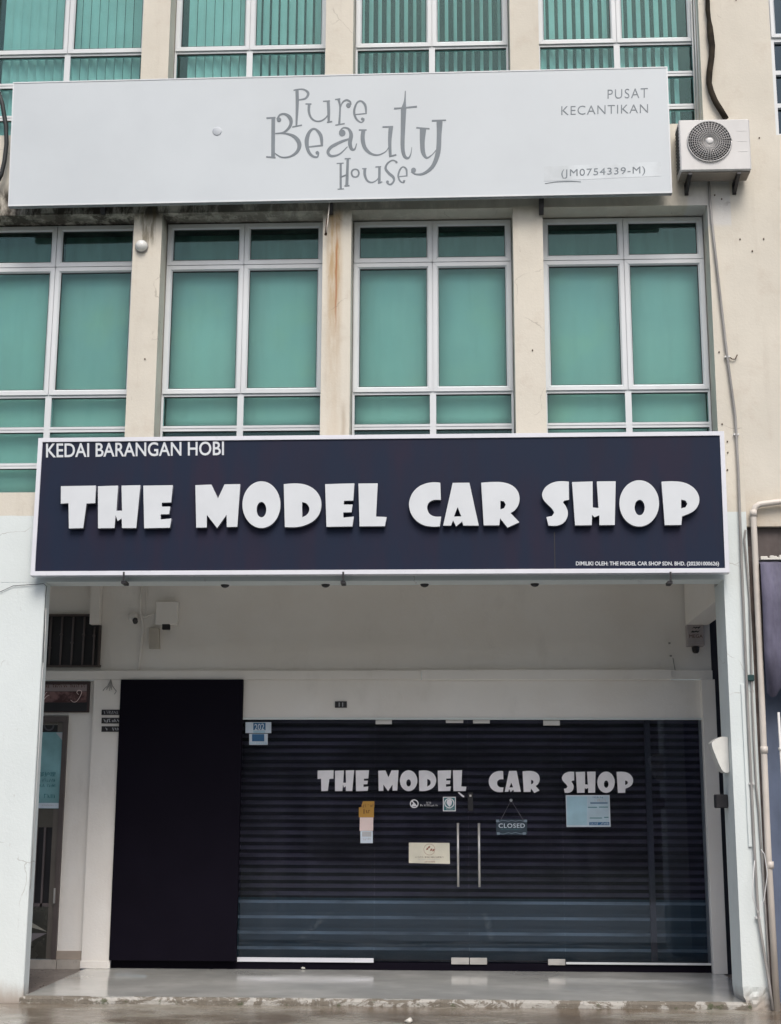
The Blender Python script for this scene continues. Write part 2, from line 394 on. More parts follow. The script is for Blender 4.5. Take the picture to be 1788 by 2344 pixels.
# back wall of the walkway, built round its openings
bw = M_corr
bx('back_wall', XL, 3.36, 2.2, 2.4, 3.03, 4.10, bw, H)
bx('back_wall', -2.86, 3.36, 2.17, 2.4, 2.527, 2.93, bw, H)
bx('back_wall', XL, -3.15, 2.2, 2.4, 2.56, 2.93, bw, H)
bx('back_wall', -3.425, -3.15, 2.2, 2.4, .08, 2.56, bw, H)
bx('back_wall', XL, -4.30, 2.2, 2.4, .08, 2.56, bw, H)
MB().box(-3.15, -2.862, 2.13, 2.4, .0, 2.93).box(-3.16, -2.852, 2.118, 2.13, 0, .075, .004).build('door_pier', bw, H)
bx('door_pier', 3.232, 3.372, 2.10, 2.4, 0, 2.93, bw, H, .004)
bx('wall_skirting', -3.43, -3.152, 2.19, 2.2, .08, .165, simple('stone_skirting', (.40, .34, .29), .5), H)
tile = simple('step_tile', (.42, .385, .345), .35, 0, .08, 6)
for a, b in ((-4.3, -3.413), (-3.409, -3.165)): bx('step_tile', a, b, 2.155, 2.2, -.012, .078, tile, H, .002)
bx('wall_ledge', XL, .318, 2.135, 2.2, 2.932, 3.028, bw, H, .004)
bx('wall_ledge', .322, 2.93, 2.105, 2.2, 2.928, 3.03, bw, H, .004)
bx('wall_ledge', 2.934, 3.36, 2.15, 2.2, 2.935, 3.028, bw, H, .004)
bx('opening_trim', -1.56, 3.232, 2.155, 2.17, 2.515, 2.535, M_white, H)
bx('plinth', -2.86, 3.26, 2.21, 2.36, 0, .075, M_blackp, H)
# shop interior shell
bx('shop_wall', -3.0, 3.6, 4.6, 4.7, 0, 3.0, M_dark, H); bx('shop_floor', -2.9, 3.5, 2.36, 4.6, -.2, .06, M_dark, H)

# windows ------------------------------------------------------------
def mitred(x0, x1, z0, z1, w, y0, y1):
    mb = MB(); g = .0008; ym = y0 + .012; wi = w - .014
    for q in (((x0, z0), (x1, z0), (x1-w, z0+w), (x0+w, z0+w), (1, 0)), ((x1, z0), (x1, z1), (x1-w, z1-w), (x1-w, z0+w), (0, 1)),
              ((x1, z1), (x0, z1), (x0+w, z1-w), (x1-w, z1-w), (1, 0)), ((x0, z1), (x0, z0), (x0+w, z0+w), (x0+w, z1-w), (0, 1))):
        a, b, c, d, ax = q[0], q[1], q[2], q[3], q[4]
        sgn = lambda p, o: (p[0] + (g if o[0] > p[0] else -g)*ax[0], p[1] + (g if o[1] > p[1] else -g)*ax[1])
        a, b, c, d = sgn(a, b), sgn(b, a), sgn(c, d), sgn(d, c)
        t = wi/w
        cm = (b[0]+(c[0]-b[0])*t, b[1]+(c[1]-b[1])*t); dm = (a[0]+(d[0]-a[0])*t, a[1]+(d[1]-a[1])*t)
        V = [mb.bm.verts.new(p) for p in ((a[0], y0, a[1]), (b[0], y0, b[1]), (cm[0], y0, cm[1]), (dm[0], y0, dm[1]),
             (c[0], ym+.004, c[1]), (d[0], ym+.004, d[1]), (a[0], y1, a[1]), (b[0], y1, b[1]), (c[0], y1, c[1]), (d[0], y1, d[1]))]
        for f in ((0,1,2,3), (3,2,4,5), (5,4,8,9), (0,6,7,1), (6,9,8,7), (0,3,5,9,6), (1,7,8,4,2)): mb.bm.faces.new([V[i] for i in f])
    return mb
ROWS_FIX = [(5.192, 5.482), (4.833, 5.138), (4.526, 4.781)]
pane_cache = {}
def pane(x0, x1, z0, z1, y, mat, parent):
    key = (round(x1-x0, 2), round(z1-z0, 2), mat.name)
    if key not in pane_cache:
        mb = MB(); w, h = (x1-x0)/2, (z1-z0)/2; mb.box(-w, w, -.003, .003, -h, h)
        me = bpy.data.meshes.new('pane'); mb.bm.to_mesh(me); mb.bm.free(); me.materials.append(mat); pane_cache[key] = me
    o = link('pane', pane_cache[key], parent)
    tilt = random.uniform(-.004, .004)
    o.location += Vector(((x0+x1)/2, y, (z0+z1)/2)); o.rotation_euler = (tilt, 0, random.uniform(-.004, .004))
    return o
def window(x0, x1, xm, dz, open_hopper=False):
    g = .006; a, b = x0+g, x1-g; Y0 = .252
    fm = MB(); z0, z1 = SILL+dz+.002, HEAD+dz-.008
    fm.box(a, a+.022, Y0, .31, z0, z1); fm.box(b-.022, b, Y0, .31, z0, z1)
    fm.box(a+.022, b-.022, Y0, .31, z1-.018, z1); fm.box(a+.022, b-.022, Y0, .31, z0, 4.526+dz)
    fm.box(xm-.030, xm+.030, Y0-.004, .312, 4.526+dz, 5.505+dz); fm.box(xm-.012, xm+.012, Y0, .31, 5.505+dz, z1-.018)
    for s0, s1 in ((a+.022, xm-.030), (xm+.030, b-.022)):
        fm.box(s0, s1, Y0, .31, 5.484+dz, 5.507+dz); fm.box(s0, s1, Y0-.002, .31, 5.138+dz, 5.190+dz); fm.box(s0, s1, Y0-.002, .31, 4.781+dz, 4.833+dz)
        # groove along each transom
        fm.box(s0, s1, Y0-.007, Y0-.002, 5.166+dz, 5.188+dz); fm.box(s0, s1, Y0-.007, Y0-.002, 4.809+dz, 4.831+dz)
    fm.box(a+.022, b-.022, Y0, .31, 6.815+dz, 6.829+dz)
    F = fm.build('window', M_alu, H)
    for si, (s0, s1) in enumerate(((a+.010, xm-.004), (xm+.004, b-.010))):
        for (c, d) in ((6.826, 7.252), (5.510, 6.818)):
            mitred(s0, s1, c+dz, d+dz, .052, .236, .262).build('sash', M_alu, F)
            mb = MB(); w = .053
            for q in ((s0+w, s1-w, c+dz+w, c+dz+w+.005), (s0+w, s1-w, d+dz-w-.005, d+dz-w), (s0+w, s0+w+.004, c+dz+w+.005, d+dz-w-.005), (s1-w-.004, s1-w, c+dz+w+.005, d+dz-w-.005)):
                mb.box(q[0], q[1], .254, .275, q[2], q[3])
            mb.build('gasket', M_gask, F)
            pane(s0+.05, s1-.05, c+dz+.05, d+dz-.05, .268, M_green, F)
    for s0, s1 in ((a+.022, xm-.030), (xm+.030, b-.022)):
        for c, d in ROWS_FIX:
            pane(s0, s1, c+dz, d+dz, .275, M_green, F)
            mb = MB(); mb.box(s0, s1, .262, .27, d+dz-.008, d+dz); mb.box(s0, s1, .262, .27, c+dz, c+dz+.004); mb.build('gasket', M_gask, F)
    return F
WIN = [(-4.07, -2.425, -3.245), (-2.15, -.58, -1.375), (-.305, 1.25, .475), (1.535, 3.11, 2.33)]
for fl in (0, 1):
    for x0, x1, xm in WIN: window(x0, x1, xm, OFF*fl)
# roller blinds, middle floor: one behind each half of a window
names = ['first', 'second', 'third', 'fourth']
for i, (x0, x1, xm) in enumerate(WIN):
    for j, (a, b) in enumerate(((x0+.03, xm-.012), (xm+.012, x1-.03))):
        zb = 4.53 if i in (0, 3) else 5.155
        t = empty('roller_blind', ((a+b)/2, .36, zb))
        side = 'left' if j == 0 else 'right'
        tag(t, f'pale roller blind, {side} half of the {names[i]} middle-floor window from the left', 'blind', 'roller blinds behind the middle-floor windows')
        mb = MB(); n = 14; V = []
        for k in range(n+1):
            za = zb+.02 + (6.84-zb-.02)*k/n; y = .36 + .004*math.sin(k*.55+i*2+j)
            V.append([mb.bm.verts.new((a+(b-a)*q_, y+.003*math.sin(q_*5+i), za)) for q_ in (0, .33, .66, 1)])
        for k in range(n):
            for q_ in range(3):
                f_ = mb.bm.faces.new((V[k][q_], V[k][q_+1], V[k+1][q_+1], V[k+1][q_])); f_.smooth = True
        fab = mb.build('fabric', M_blind, t)
        s = fab.modifiers.new('thick', 'SOLIDIFY'); s.thickness = .002
        bx('bottom_bar', a, b, .35, .372, zb, zb+.022, M_alu, t); bx('added_backing', a, b, .52, .53, 6.80, 7.25, M_hoptint, t); MB().tube([(a, .385, 6.83), (b, .385, 6.83)], .020).build('roller_tube', M_alu, t)  # dark sheet at the top is added to give the hopper panes their tone
# vertical blinds, top floor
slat_me = None
def vblind(a, b, ang, skip, label, pitch=.089):
    global slat_me
    if slat_me is None:
        mb = MB(); w = .0445; top = 10.8; bot = 8.16
        V = [[mb.bm.verts.new((w*s, .006*(1-s*s), z)) for s in (-1, -.4, .4, 1)] for z in (bot, top)]
        for k in range(3): mb.bm.faces.new((V[0][k], V[0][k+1], V[1][k+1], V[1][k]))
        slat_me = bpy.data.meshes.new('slat'); mb.bm.to_mesh(slat_me); mb.bm.free(); slat_me.materials.append(M_slat)
    t = empty('vertical_blind', ((a+b)/2, .40, 8.16)); tag(t, label, 'blind', 'vertical blinds behind the top-floor windows')
    bx('head_rail', a, b, .335, .365, 10.80, 10.83, M_alu, t)
    n = round((b-a)/pitch)
    for k in range(n):
        if k in skip: continue
        o = link('slat', slat_me, t); o.location += Vector((a+pitch*(k+.5), .35, 0)); o.rotation_euler.z = ang + random.uniform(-.06, .06)
    return t
vb = [(-4.04, -3.26, .66, (0,), 'mostly closed pale vertical blind, leftmost at the top-floor windows'),
      (-3.23, -2.46, .72, (8,), 'pale vertical blind right of the mullion in the leftmost top-floor window'),
      (-2.12, -1.39, .62, (0,), 'closed pale vertical blind with a dark gap on its left, second top-floor window'),
      (-1.36, -.61, .86, (), 'half-open vertical blind in the right half of the second top-floor window'),
      (-.28, .46, 1.15, (), 'wide-open vertical blind with dark gaps, left half of the third top-floor window'),
      (.49, 1.22, 1.17, (), 'wide-open vertical blind with dark gaps, right half of the third top-floor window'),
      (1.56, 2.32, .84, (), 'half-open vertical blind, left half of the rightmost full top-floor window'),
      (2.35, 3.08, .86, (7,), 'half-open vertical blind behind the window beside the air-conditioner')]
for q in vb: vblind(*q)

# ------------------------------------------------------------------ neighbouring building on the right
NB = empty('neighbouring_building', (4.5, .1, 0))
tag(NB, 'cream neighbouring shophouse at the right edge with dark blue-grey shopfront and blue-glass window', 'building')
bx('upper_wall', XR+.0004, 3.80, .0, .30, 4.13, 11.5, M_nbr, NB); bx('upper_wall', 3.80, 7, .0, .30, 4.13, 7.985, M_nbr, NB)
nf = MB(); nx = 3.802
nf.box(nx, nx+.035, .03, .10, 7.985, 10.8)
for z, h in ((8.66, .022), (8.31, .022)): nf.box(nx+.035, 5.3, .032, .10, z-h, z+h)
nf.box(nx+.035, 5.3, .03, .10, 7.985, 8.01); nf.box(nx+.035, 5.3, .032, .10, 8.99, 9.03)
NF = nf.build('window', M_alu, NB)
mitred(nx+.012, 4.6, 9.032, 10.5, .045, .012, .05).build('sash', M_alu, NF)
for c, d in ((8.01, 8.288), (8.332, 8.638), (8.682, 8.99), (9.07, 10.46)): pane(nx+.035, 4.56, c, d, .075, M_nglass, NF)
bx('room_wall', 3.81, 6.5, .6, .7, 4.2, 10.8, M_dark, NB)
M_brown = simple('brown_board', (.105, .085, .080), .75, 0, .2, 5, stretch=(1, 1, .3)); M_bgrey = simple('blue_grey_paint', (.11, .14, .21), .6, 0, .25, 2.5, stretch=(1, 1, .4))
bx('sign_board', XR+.006, 7, .06, .10, 3.0, 4.128, M_brown, NB)
bx('front_wall', XR+.03, 7, .14, .24, -.1, 3.0, M_bgrey, NB)
bx('side_strip', XR+.004, 3.372, .03, .14, -.06, 3.95, simple('bare_render', (.16, .125, .11), .85, 0, .3, 9, bump=.5), NB)
bx('back_wall', 3.364, 7, 2.2, 2.4, -.1, 4.1, simple('navy_paint', (.02, .022, .035), .6), NB)
AW = empty('awning_blind', (3.9, -.1, 2.5)); tag(AW, 'dark purple-grey canvas blind with a ragged lower hem on the neighbouring front', 'awning')
mb = MB(); nx_ = 40
top = [(-.02, 3.80), (-.11, 3.765), (-.13, 3.4), (-.12, 3.0)]
cols = []
for i in range(nx_+1):
    x = 3.412 + 1.5*i/nx_; fold = .012*math.sin(x*21)+.008*math.sin(x*47)
    zb = 2.56 + .06*math.sin(x*9+1) + random.uniform(-.035, .035)
    cols.append([mb.bm.verts.new((x + (.03*(3.8-z) if i == 0 else 0)*-.4, y+fold, z)) for y, z in top] + [mb.bm.verts.new((x, -.11+fold, zb))])
for i in range(nx_):
    for j in range(4):
        f = mb.bm.faces.new((cols[i][j], cols[i+1][j], cols[i+1][j+1], cols[i][j+1])); f.smooth = True
cv = mb.build('canvas', simple('canvas', (.11, .105, .155), .8, 0, .25, 6, stretch=(2, 1, .4)), AW)
s = cv.modifiers.new('thick', 'SOLIDIFY'); s.thickness = .006
bx('head_bar', 3.41, 4.9, -.03, .05, 3.80, 3.815, M_cabblk, AW)
mb = MB()
for k in range(7): mb.box(3.43+.028*k, 3.465+.028*k, -.05, -.01, 3.812, 3.83+random.uniform(0, .035), .004)
mb.build('torn_lining', M_paper, AW)
# pvc pipe and the thin white pole
P = MB(); r = .028; Y = -.055
xs = 3.383
P.tube([(7, Y, 4.50), (3.62, Y, 4.345), (3.50, Y, 4.330), (3.44, Y, 4.322), (3.405, Y, 4.30), (3.388, Y, 4.262), (xs, Y, 4.2), (3.378, Y, 3.0), (3.362, Y, 1.3), (3.370, Y, -.06)], r, 12)
pp = P.build('rain_pipe', M_pvc); tag(pp, 'cream plastic rain pipe bending down beside the right pillar', 'pipe')
for z in (4.24, 1.14, 2.12): MB().tube([(3.384 - (.012 if z < 3 else 0), Y, z-.03), (3.384 - (.012 if z < 3 else 0), Y, z+.03)], r+.005, 12).build('pipe_socket', M_pvc, pp)
wx = at(1786, 1700, -.02)[0]
wp = MB().tube([(wx, -.02, 2.45), (wx+.01, -.02, 1.0), (wx-.01, -.02, -.05)], .012).build('wall_conduit', M_plastic); tag(wp, 'thin white conduit at the far right edge on the blue-grey front', 'conduit')
MB().lathe((wx, -.02, 2.13), [(.005, -.02), (.02, -.01), (.02, .01), (.005, .02)], 10, 'z').build('conduit_clip', M_plastic, wp)

# ------------------------------------------------------------------ upper white sign
Q1 = [(30, 188.6), (1528, 152.7), (1538.9, 442), (18.7, 472.5)]     # measured corners TL, TR, BR, BL
Y1 = -.20
q = [Vector(at(u, v, Y1)) for u, v in Q1]
S1 = empty('beauty_salon_sign', (-.4, Y1, 7.32)); tag(S1, 'long white signboard with grey curly lettering hung above the middle windows', 'sign')
flat('sign_face', [[tuple(p) for p in q]], Y1, .05, M_signw, S1)
def bar(p, r_, w, Y, th, name, mat, par, inner=0):
    d = (r_-p).normalized(); n = Vector((-d.y, d.x)); return flat(name, [[tuple(p), tuple(r_), tuple(r_+n*w), tuple(p+n*w)]], Y, th, mat, par)
TL, TR, BR, BL = q
bar(BL, BR, .016, Y1-.004, .060, 'frame_rail', M_alu, S1); bar(TR, TL, .012, Y1-.004, .060, 'frame_rail', M_alu, S1)
bar(BR, TR, .014, Y1-.003, .058, 'frame_rail', M_alu, S1); bar(TL, BL, .010, Y1-.003, .058, 'frame_rail', M_alu, S1)
for u in (233, 756, 1240):
    x, z = at(u, 470, -.1); mb = MB(); mb.xprism([(-.14, z+.10), (-.02, z+.10), (-.02, z-.065), (-.05, z-.065), (-.10, z+.01)], x-.022, x+.022); mb.build('bracket', M_black, S1)
x, z = at(497, 300, Y1-.006)
MB().lathe((494/1000*0+x, Y1-.001, z), [(.001, -.004), (.038, -.003), (.046, -.001), (.046, .001)], 24).build('fixing_cap', simple('cap', (.50, .54, .58), .4), S1)
# grey lettering, drawn as tapering strokes
K = 3.5; OX, OY = 580, 180
def spline(pts, n=5):
    out = []; m = len(pts)
    for i in range(m-1):
        p = [pts[max(i-1, 0)], pts[i], pts[i+1], pts[min(i+2, m-1)]]
        for k in range(n):
            t = k/n
            out.append(tuple(.5*((2*p[1][j]) + (-p[0][j]+p[2][j])*t + (2*p[0][j]-5*p[1][j]+4*p[2][j]-p[3][j])*t*t + (-p[0][j]+3*p[1][j]-3*p[2][j]+p[3][j])*t**3) for j in range(3)))
    out.append(pts[-1]); return out
def strokes(name, sts, dots, Y, mat, parent, K=K, OX=OX, OY=OY):
    mb = MB(); lay = 0
    for st in sts:
        pts = st if len(st) == 2 else spline(st)
        L, Rr = [], []
        for i, (x, y, w) in enumerate(pts):
            a = pts[max(i-1, 0)]; b = pts[min(i+1, len(pts)-1)]
            d = Vector((b[0]-a[0], b[1]-a[1])); d = d.normalized() if d.length else Vector((1, 0)); n = Vector((-d.y, d.x))*max(3 if K > 2 else .8, w)/2
            L.append(at(OX+(x+n.x)/K, OY+(y+n.y)/K, Y)); Rr.append(at(OX+(x-n.x)/K, OY+(y-n.y)/K, Y))
        y0 = Y - .0015 - lay*.0004; lay += 1
        for i in range(len(pts)-1): mb.prism([L[i], L[i+1], Rr[i+1], Rr[i]], y0, Y+.001)
    for x, y, r_ in dots:
        y0 = Y - .0015 - lay*.0004; lay += 1
        mb.prism([at(OX+px/K, OY+py/K, Y) for px, py in ell(x, y, r_, r_, 14)], y0, Y+.001)
    return mb.build(name, mat, parent)
LET = {
 'P': ([[(350,90,26),(352,200,26),(345,382,14)], [(322,95,10),(350,88,10),(400,86,12),(435,108,20),(438,132,20),(415,160,14),(356,172,9)], [(312,388,10),(390,372,10)]], []),
 'u': ([[(418,203,10),(466,204,12)], [(448,205,22),(445,260,20),(462,312,16),(500,340,12),(545,338,12),(585,310,10),(600,280,8)], [(558,182,9),(614,178,10)], [(600,180,24),(604,260,24),(604,345,18)], [(590,351,10),(632,343,10)]], []),
 'r': ([[(655,168,10),(697,162,12)], [(682,165,22),(695,230,14),(688,368,18)], [(657,373,9),(732,360,10)], [(694,250,6),(712,195,10),(745,172,14),(775,185,14),(780,210,14)]], [(762,215,19)]),
 'e': ([[(812,289,9),(906,279,10)], [(904,284,12),(897,215,20),(862,180,14),(828,198,14),(808,260,18),(822,318,16),(860,350,10),(884,338,10),(886,318,8)]], [(874,324,12)]),
 'B': ([[(160,314,30),(158,630,30)], [(105,317,14),(178,312,12)], [(103,627,12),(178,633,14)], [(190,325,12),(215,290,14),(255,285,18),(292,312,30),(303,352,26),(285,395,20),(240,432,14),(176,440,8)],
        [(176,440,8),(260,440,12),(330,466,26),(368,520,34),(355,580,24),(300,622,14),(230,630,10),(172,598,8)]], [(206,330,18)]),
 'e2': ([[(440,548,12),(556,535,14)], [(550,540,18),(540,455,28),(492,403,16),(450,428,24),(428,495,34),(437,570,26),(470,618,20),(512,628,14),(526,592,8)]], [(512,594,14)]),
 'a': ([[(692,425,12),(720,395,12),(762,403,18),(784,450,30),(774,515,32),(786,562,26),(812,566,14),(828,520,7)], [(772,482,14),(700,508,22),(625,548,26),(598,590,24),(625,620,20),(690,605,12),(755,545,6)]], [(712,436,27)]),
 'u2': ([[(845,412,12),(908,412,12)], [(882,414,32),(876,480,34),(892,550,30),(940,600,20),(1000,612,12),(1060,585,8),(1085,548,6)], [(1035,388,12),(1120,385,12)], [(1102,388,36),(1093,500,28),(1098,622,22)], [(1088,624,12),(1146,610,11)]], []),
 't': ([[(1218,98,8),(1214,180,16),(1204,245,44)], [(1204,235,44),(1199,400,36),(1196,550,32),(1212,622,26),(1243,636,16),(1262,602,8),(1270,550,4)], [(1128,240,14),(1200,235,12),(1311,224,14)]], []),
 'y': ([[(1306,394,12),(1412,402,12)], [(1360,402,52),(1354,500,40),(1360,588,34),(1388,634,18),(1430,612,8),(1468,568,6)], [(1430,338,14),(1544,333,10)], [(1492,338,50),(1489,450,38),(1480,590,38),(1440,698,30),(1370,758,20),(1305,766,12),(1266,745,12)]], [(1284,734,20)]),
 'H': ([[(700,680,18),(700,885,18)], [(668,680,8),(724,677,8)], [(675,886,8),(726,883,8)], [(757,645,20),(749,857,24)], [(732,642,8),(780,640,8)], [(730,859,8),(771,857,8)], [(705,787,9),(746,771,10)]], []),
 'o': ([[(847,757,14),(838,780,14),(817,789,12),(795,780,14),(787,757,14),(795,735,14),(817,726,12),(838,735,14),(847,757,14)]], []),
 'u3': ([[(872,722,8),(908,720,8)], [(894,722,22),(893,770,22),(912,816,16),(948,832,11),(985,816,8),(1005,790,6)], [(978,708,8),(1024,705,8)], [(1011,708,20),(1009,838,22)], [(1000,840,8),(1033,825,7)]], []),
 's': ([[(1152,667,10),(1115,655,12),(1075,680,14),(1060,720,20),(1085,758,22),(1120,788,22),(1126,820,16),(1100,848,14),(1070,838,10)]], [(1075,828,12), (1147,670,9)]),
 'e3': ([[(1165,786,8),(1236,778,8)], [(1230,782,12),(1226,728,16),(1200,707,10),(1175,730,14),(1161,780,14),(1176,820,12),(1205,834,8),(1216,814,6)]], [(1207,822,9)]),
}
for kx, (st, dt) in LET.items(): strokes('letter', st, dt, Y1, M_greytxt, S1)
text('small_lettering', 'PUSAT', [(1391, 205), (1483, 201), (1483, 223.5), (1391, 226)], Y1-.002, .003, M_greytxt, S1, off=-.008, space=1.15)
text('small_lettering', 'KECANTIKAN', [(1285, 243), (1483.5, 238), (1483.5, 258), (1285, 263.5)], Y1-.002, .003, M_greytxt, S1, off=-.008, space=1.1)
patch = [at(*p, Y1) for p in ((1244.7, 381.5), (1513, 370), (1513, 403), (1246, 415))]
flat('sticker', [patch], Y1-.0015, .002, simple('sticker_film', (.575, .62, .648), .4), S1)
text('small_lettering', '(JM0754339-M)', [(1285, 388), (1477, 380.5), (1477, 401), (1285, 409)], Y1-.0035, .003, M_greytxt, S1, space=1.12)
strokes('small_lettering', [[(1248, 420, .5), (1275, 416, 1.6), (1310, 415, 1.6), (1330, 416, .5)]], [], Y1-.002, M_greytxt, S1, K=1, OX=0, OY=0)

# ------------------------------------------------------------------ blue shop sign
Y2 = -.15
Q2 = [(88.5, 1003), (1657, 987.5), (1670, 1310), (70, 1317)]
q = [Vector(at(u, v, Y2-.01)) for u, v in Q2]; TL, TR, BR, BL = q
S2 = empty('shop_sign', (0, Y2, 3.7)); tag(S2, 'wide dark navy shop signboard with raised white letters over the shop opening', 'sign')
ins = .01
Mnav = N('navy_banner', .6, spec=.2); nb = Mnav.noise(.9, 5, .6); st = Mnav.noise(1.5, 4, .6, (2.5, 1, .5))
Mnav.col(Mnav.mix(Mnav.rng(st, .35, .65), Mnav.mix(Mnav.rng(nb, .3, .7), (.013, .016, .036), (.020, .017, .038)), (.010, .018, .042)))
Mnav.bump(Mnav.noise(1.3, 3, .5, (1, 1, .6)), .03, .12)
flat('sign_face', [[tuple(TL+Vector((ins, -ins))), tuple(TR+Vector((-ins, -ins))), tuple(BR+Vector((-ins, ins))), tuple(BL+Vector((ins, ins)))]], Y2, .10, Mnav.m, S2)
w = .036
def rail(a, b, c, d): return flat('frame_rail', [[tuple(a), tuple(b), tuple(c), tuple(d)]], Y2-.010, .11, M_signframe, S2, .002)
M_signframe = simple('white_sign_frame', (.72, .73, .78), .35, 0, .04, 3)
iTL, iTR, iBR, iBL = TL+Vector((w, -w)), TR+Vector((-w, -w)), BR+Vector((-w, w)), BL+Vector((w, w))
rail(TL, TR, iTR, iTL); rail(TR, BR, iBR, iTR); rail(BR, BL, iBL, iBR); rail(BL, TL, iTL, iBL)
O = lambda cx, cy, rx, ry, hx, hy, hrx, hry: [ell(cx, cy, rx, ry, 36), ell(hx, hy, hrx, hry, 22)]
A1, A2 = (100, 1080), (880, 1080)
BIG = [
 ('T', A1, [[(84,70),(250,67),(248,150),(206,152),(190,270),(122,272),(120,150),(83,153)]]),
 ('H', A1, [[(262,70),(357,67),(349,188),(378,187),(375,67),(464,65),(445,270),(377,270),(376,223),(356,236),(346,206),(340,270),(262,271)]]),
 ('E', A1, [[(480,67),(620,65),(613,147),(568,148),(567,168),(608,168),(603,203),(562,204),(562,230),(613,225),(607,268),(484,271)]]),
 ('M', A1, [[(730,65),(806,62),(838,130),(870,61),(944,60),(931,264),(881,265),(880,205),(834,270),(784,205),(784,267),(734,268)]]),
 ('O', A1, O(1047,158,91,112,1047,182,24,38)),
 ('D', A1, [[(1155,60),(1210,55),(1265,62),(1308,88),(1332,126),(1336,165),(1325,207),(1295,240),(1245,262),(1200,267),(1160,265)], [(1242,145),(1262,149),(1276,165),(1279,187),(1266,209),(1242,220)]]),
 ('E', A1, [[(1354,60),(1493,56),(1488,138),(1443,139),(1442,158),(1484,158),(1480,194),(1440,195),(1440,221),(1490,216),(1484,262),(1360,264)]]),
 ('L', A1, [[(1514,57),(1605,56),(1597,216),(1648,218),(1640,261),(1519,262)]]),
 ('C', A2, [[(268,53),(240,50),(205,54),(165,70),(135,100),(119,140),(119,172),(130,207),(155,238),(190,258),(230,264),(266,262),(272,216),(242,217),(216,205),(204,180),(207,155),(222,140),(245,133),(271,135)]]),
 ('A', A2, [[(329,54),(408,53),(453,258),(380,258),(374,238),(345,262),(330,232),(320,258),(283,258)], [(352,168),(371,215),(333,216)]]),
 ('R', A2, [[(466,53),(520,49),(570,50),(612,63),(641,90),(651,125),(645,160),(627,186),(605,198),(648,242),(592,268),(556,222),(552,257),(478,257)], [(557,138),(575,142),(584,158),(576,175),(557,182)]]),
 ('S', A2, [[(886,48),(850,45),(812,50),(776,70),(757,102),(762,132),(785,157),(808,178),(817,197),(806,213),(780,218),(789,258),(830,260),(862,247),(880,220),(882,190),(872,165),(858,148),(864,138),(887,134)]]),
 ('H', A2, [[(903,50),(1000,47),(1001,172),(1030,175),(1022,47),(1111,46),(1107,255),(1034,256),(1034,208),(1010,218),(998,205),(996,256),(917,257)]]),
 ('O', A2, O(1225,152,95,111,1227,172,25,38)),
 ('P', A2, [[(1333,48),(1390,45),(1448,52),(1493,80),(1515,120),(1511,160),(1485,193),(1430,214),(1427,255),(1348,256)], [(1426,133),(1448,138),(1457,154),(1448,171),(1426,177)]]),
]
def two_tone(o):
    o.data.materials.append(M_side)
    for p in o.data.polygons:
        if p.normal.y > -.5: p.material_index = 1
for ch, (ox, oy), loops in BIG:
    LP = [[at(ox+x/2.1, oy+y/2.1, Y2-.055) for x, y in smooth(lp)] for lp in loops]
    o = flat('letter', LP, Y2-.055, .05, M_letter, S2, .0015); two_tone(o)
text('small_lettering', 'KEDAI BARANGAN HOBI', [(105.5, 1015), (512.7, 1010), (512.7, 1042), (105.5, 1047.5)], Y2-.003, .004, M_letter, S2, off=.012)
text('small_lettering', 'DIMILIKI OLEH: THE MODEL CAR SHOP SDN. BHD. (202301000626)', [(1318.5, 1285), (1646, 1285.5), (1646, 1297), (1318.5, 1297)], Y2-.003, .004, M_letter, S2, off=.02)
a, b = at(1269, 1218, Y2), at(1269, 1302, Y2); bx('banner_seam', a[0]-.004, a[0]+.003, Y2-.0015, Y2, b[1], a[1], M_black, S2)
for u in (283, 785, 1534):
    x, z = at(u, 1322, Y2); mb = MB(); mb.box(x-.02, x+.02, Y2-.006, Y2+.14, z-.055, z-.030); mb.box(x-.005, x+.012, Y2-.014, Y2-.0105, z-.03, z+.05); mb.build('bracket', M_black, S2)

# ------------------------------------------------------------------ storefront: shutter, glass, black panel
SH = empty('roller_shutter', (.85, 2.42, .08)); tag(SH, 'closed dark roller shutter with ribbed slats behind the glass storefront', 'shutter')
M_shut = simple('shutter_metal', (.014, .011, .019), .42, 0, .15, 1.5, .3, stretch=(.3, 1, 1)); M_ribhl = simple('rib_highlight', (.095, .078, .115), .4, 0, .7, 1.6, .5, stretch=(.5, 1, 1))  # rib colour is a painted highlight line along each dark slat
M_shutrefl = simple('shutter_reflection_low', (.045, .085, .11), .36, 0, .12, 1.5, .4, stretch=(.3, 1, 1)); M_ribhl2 = simple('rib_highlight_low', (.25, .33, .38), .4, 0, .6, 1.6, .5, stretch=(.5, 1, 1))  # low slats: bluish ground reflection and its bright lines put into the colours
def slat_mesh(h, mat):
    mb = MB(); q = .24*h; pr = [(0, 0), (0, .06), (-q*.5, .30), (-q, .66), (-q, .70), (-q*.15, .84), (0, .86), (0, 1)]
    a = [mb.bm.verts.new((-1.62, y, t*h)) for y, t in pr]; b = [mb.bm.verts.new((3.42, y, t*h)) for y, t in pr]
    for i in range(len(pr)-1):
        f = mb.bm.faces.new((a[i], b[i], b[i+1], a[i+1])); f.smooth = False
    bmesh.ops.recalc_face_normals(mb.bm, faces=mb.bm.faces)
    me = bpy.data.meshes.new('slat'); mb.bm.to_mesh(me); mb.bm.free(); me.materials.append(mat[0]); me.materials.append(mat[1])
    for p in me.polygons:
        if (.60 if h > .1 else .25)*h < p.center.z < .80*h: p.material_index = 1  # strip that takes the painted highlight colour
    return me
m_low = slat_mesh(.1545, (M_shutrefl, M_ribhl2)); m_hi = slat_mesh(.0772, (M_shut, M_ribhl))
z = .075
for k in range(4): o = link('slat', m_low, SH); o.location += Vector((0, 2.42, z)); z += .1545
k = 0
while z < 2.62: o = link('slat', m_hi, SH); o.location += Vector((0, 2.42 + random.uniform(-.001, .001), z)); z += .0772
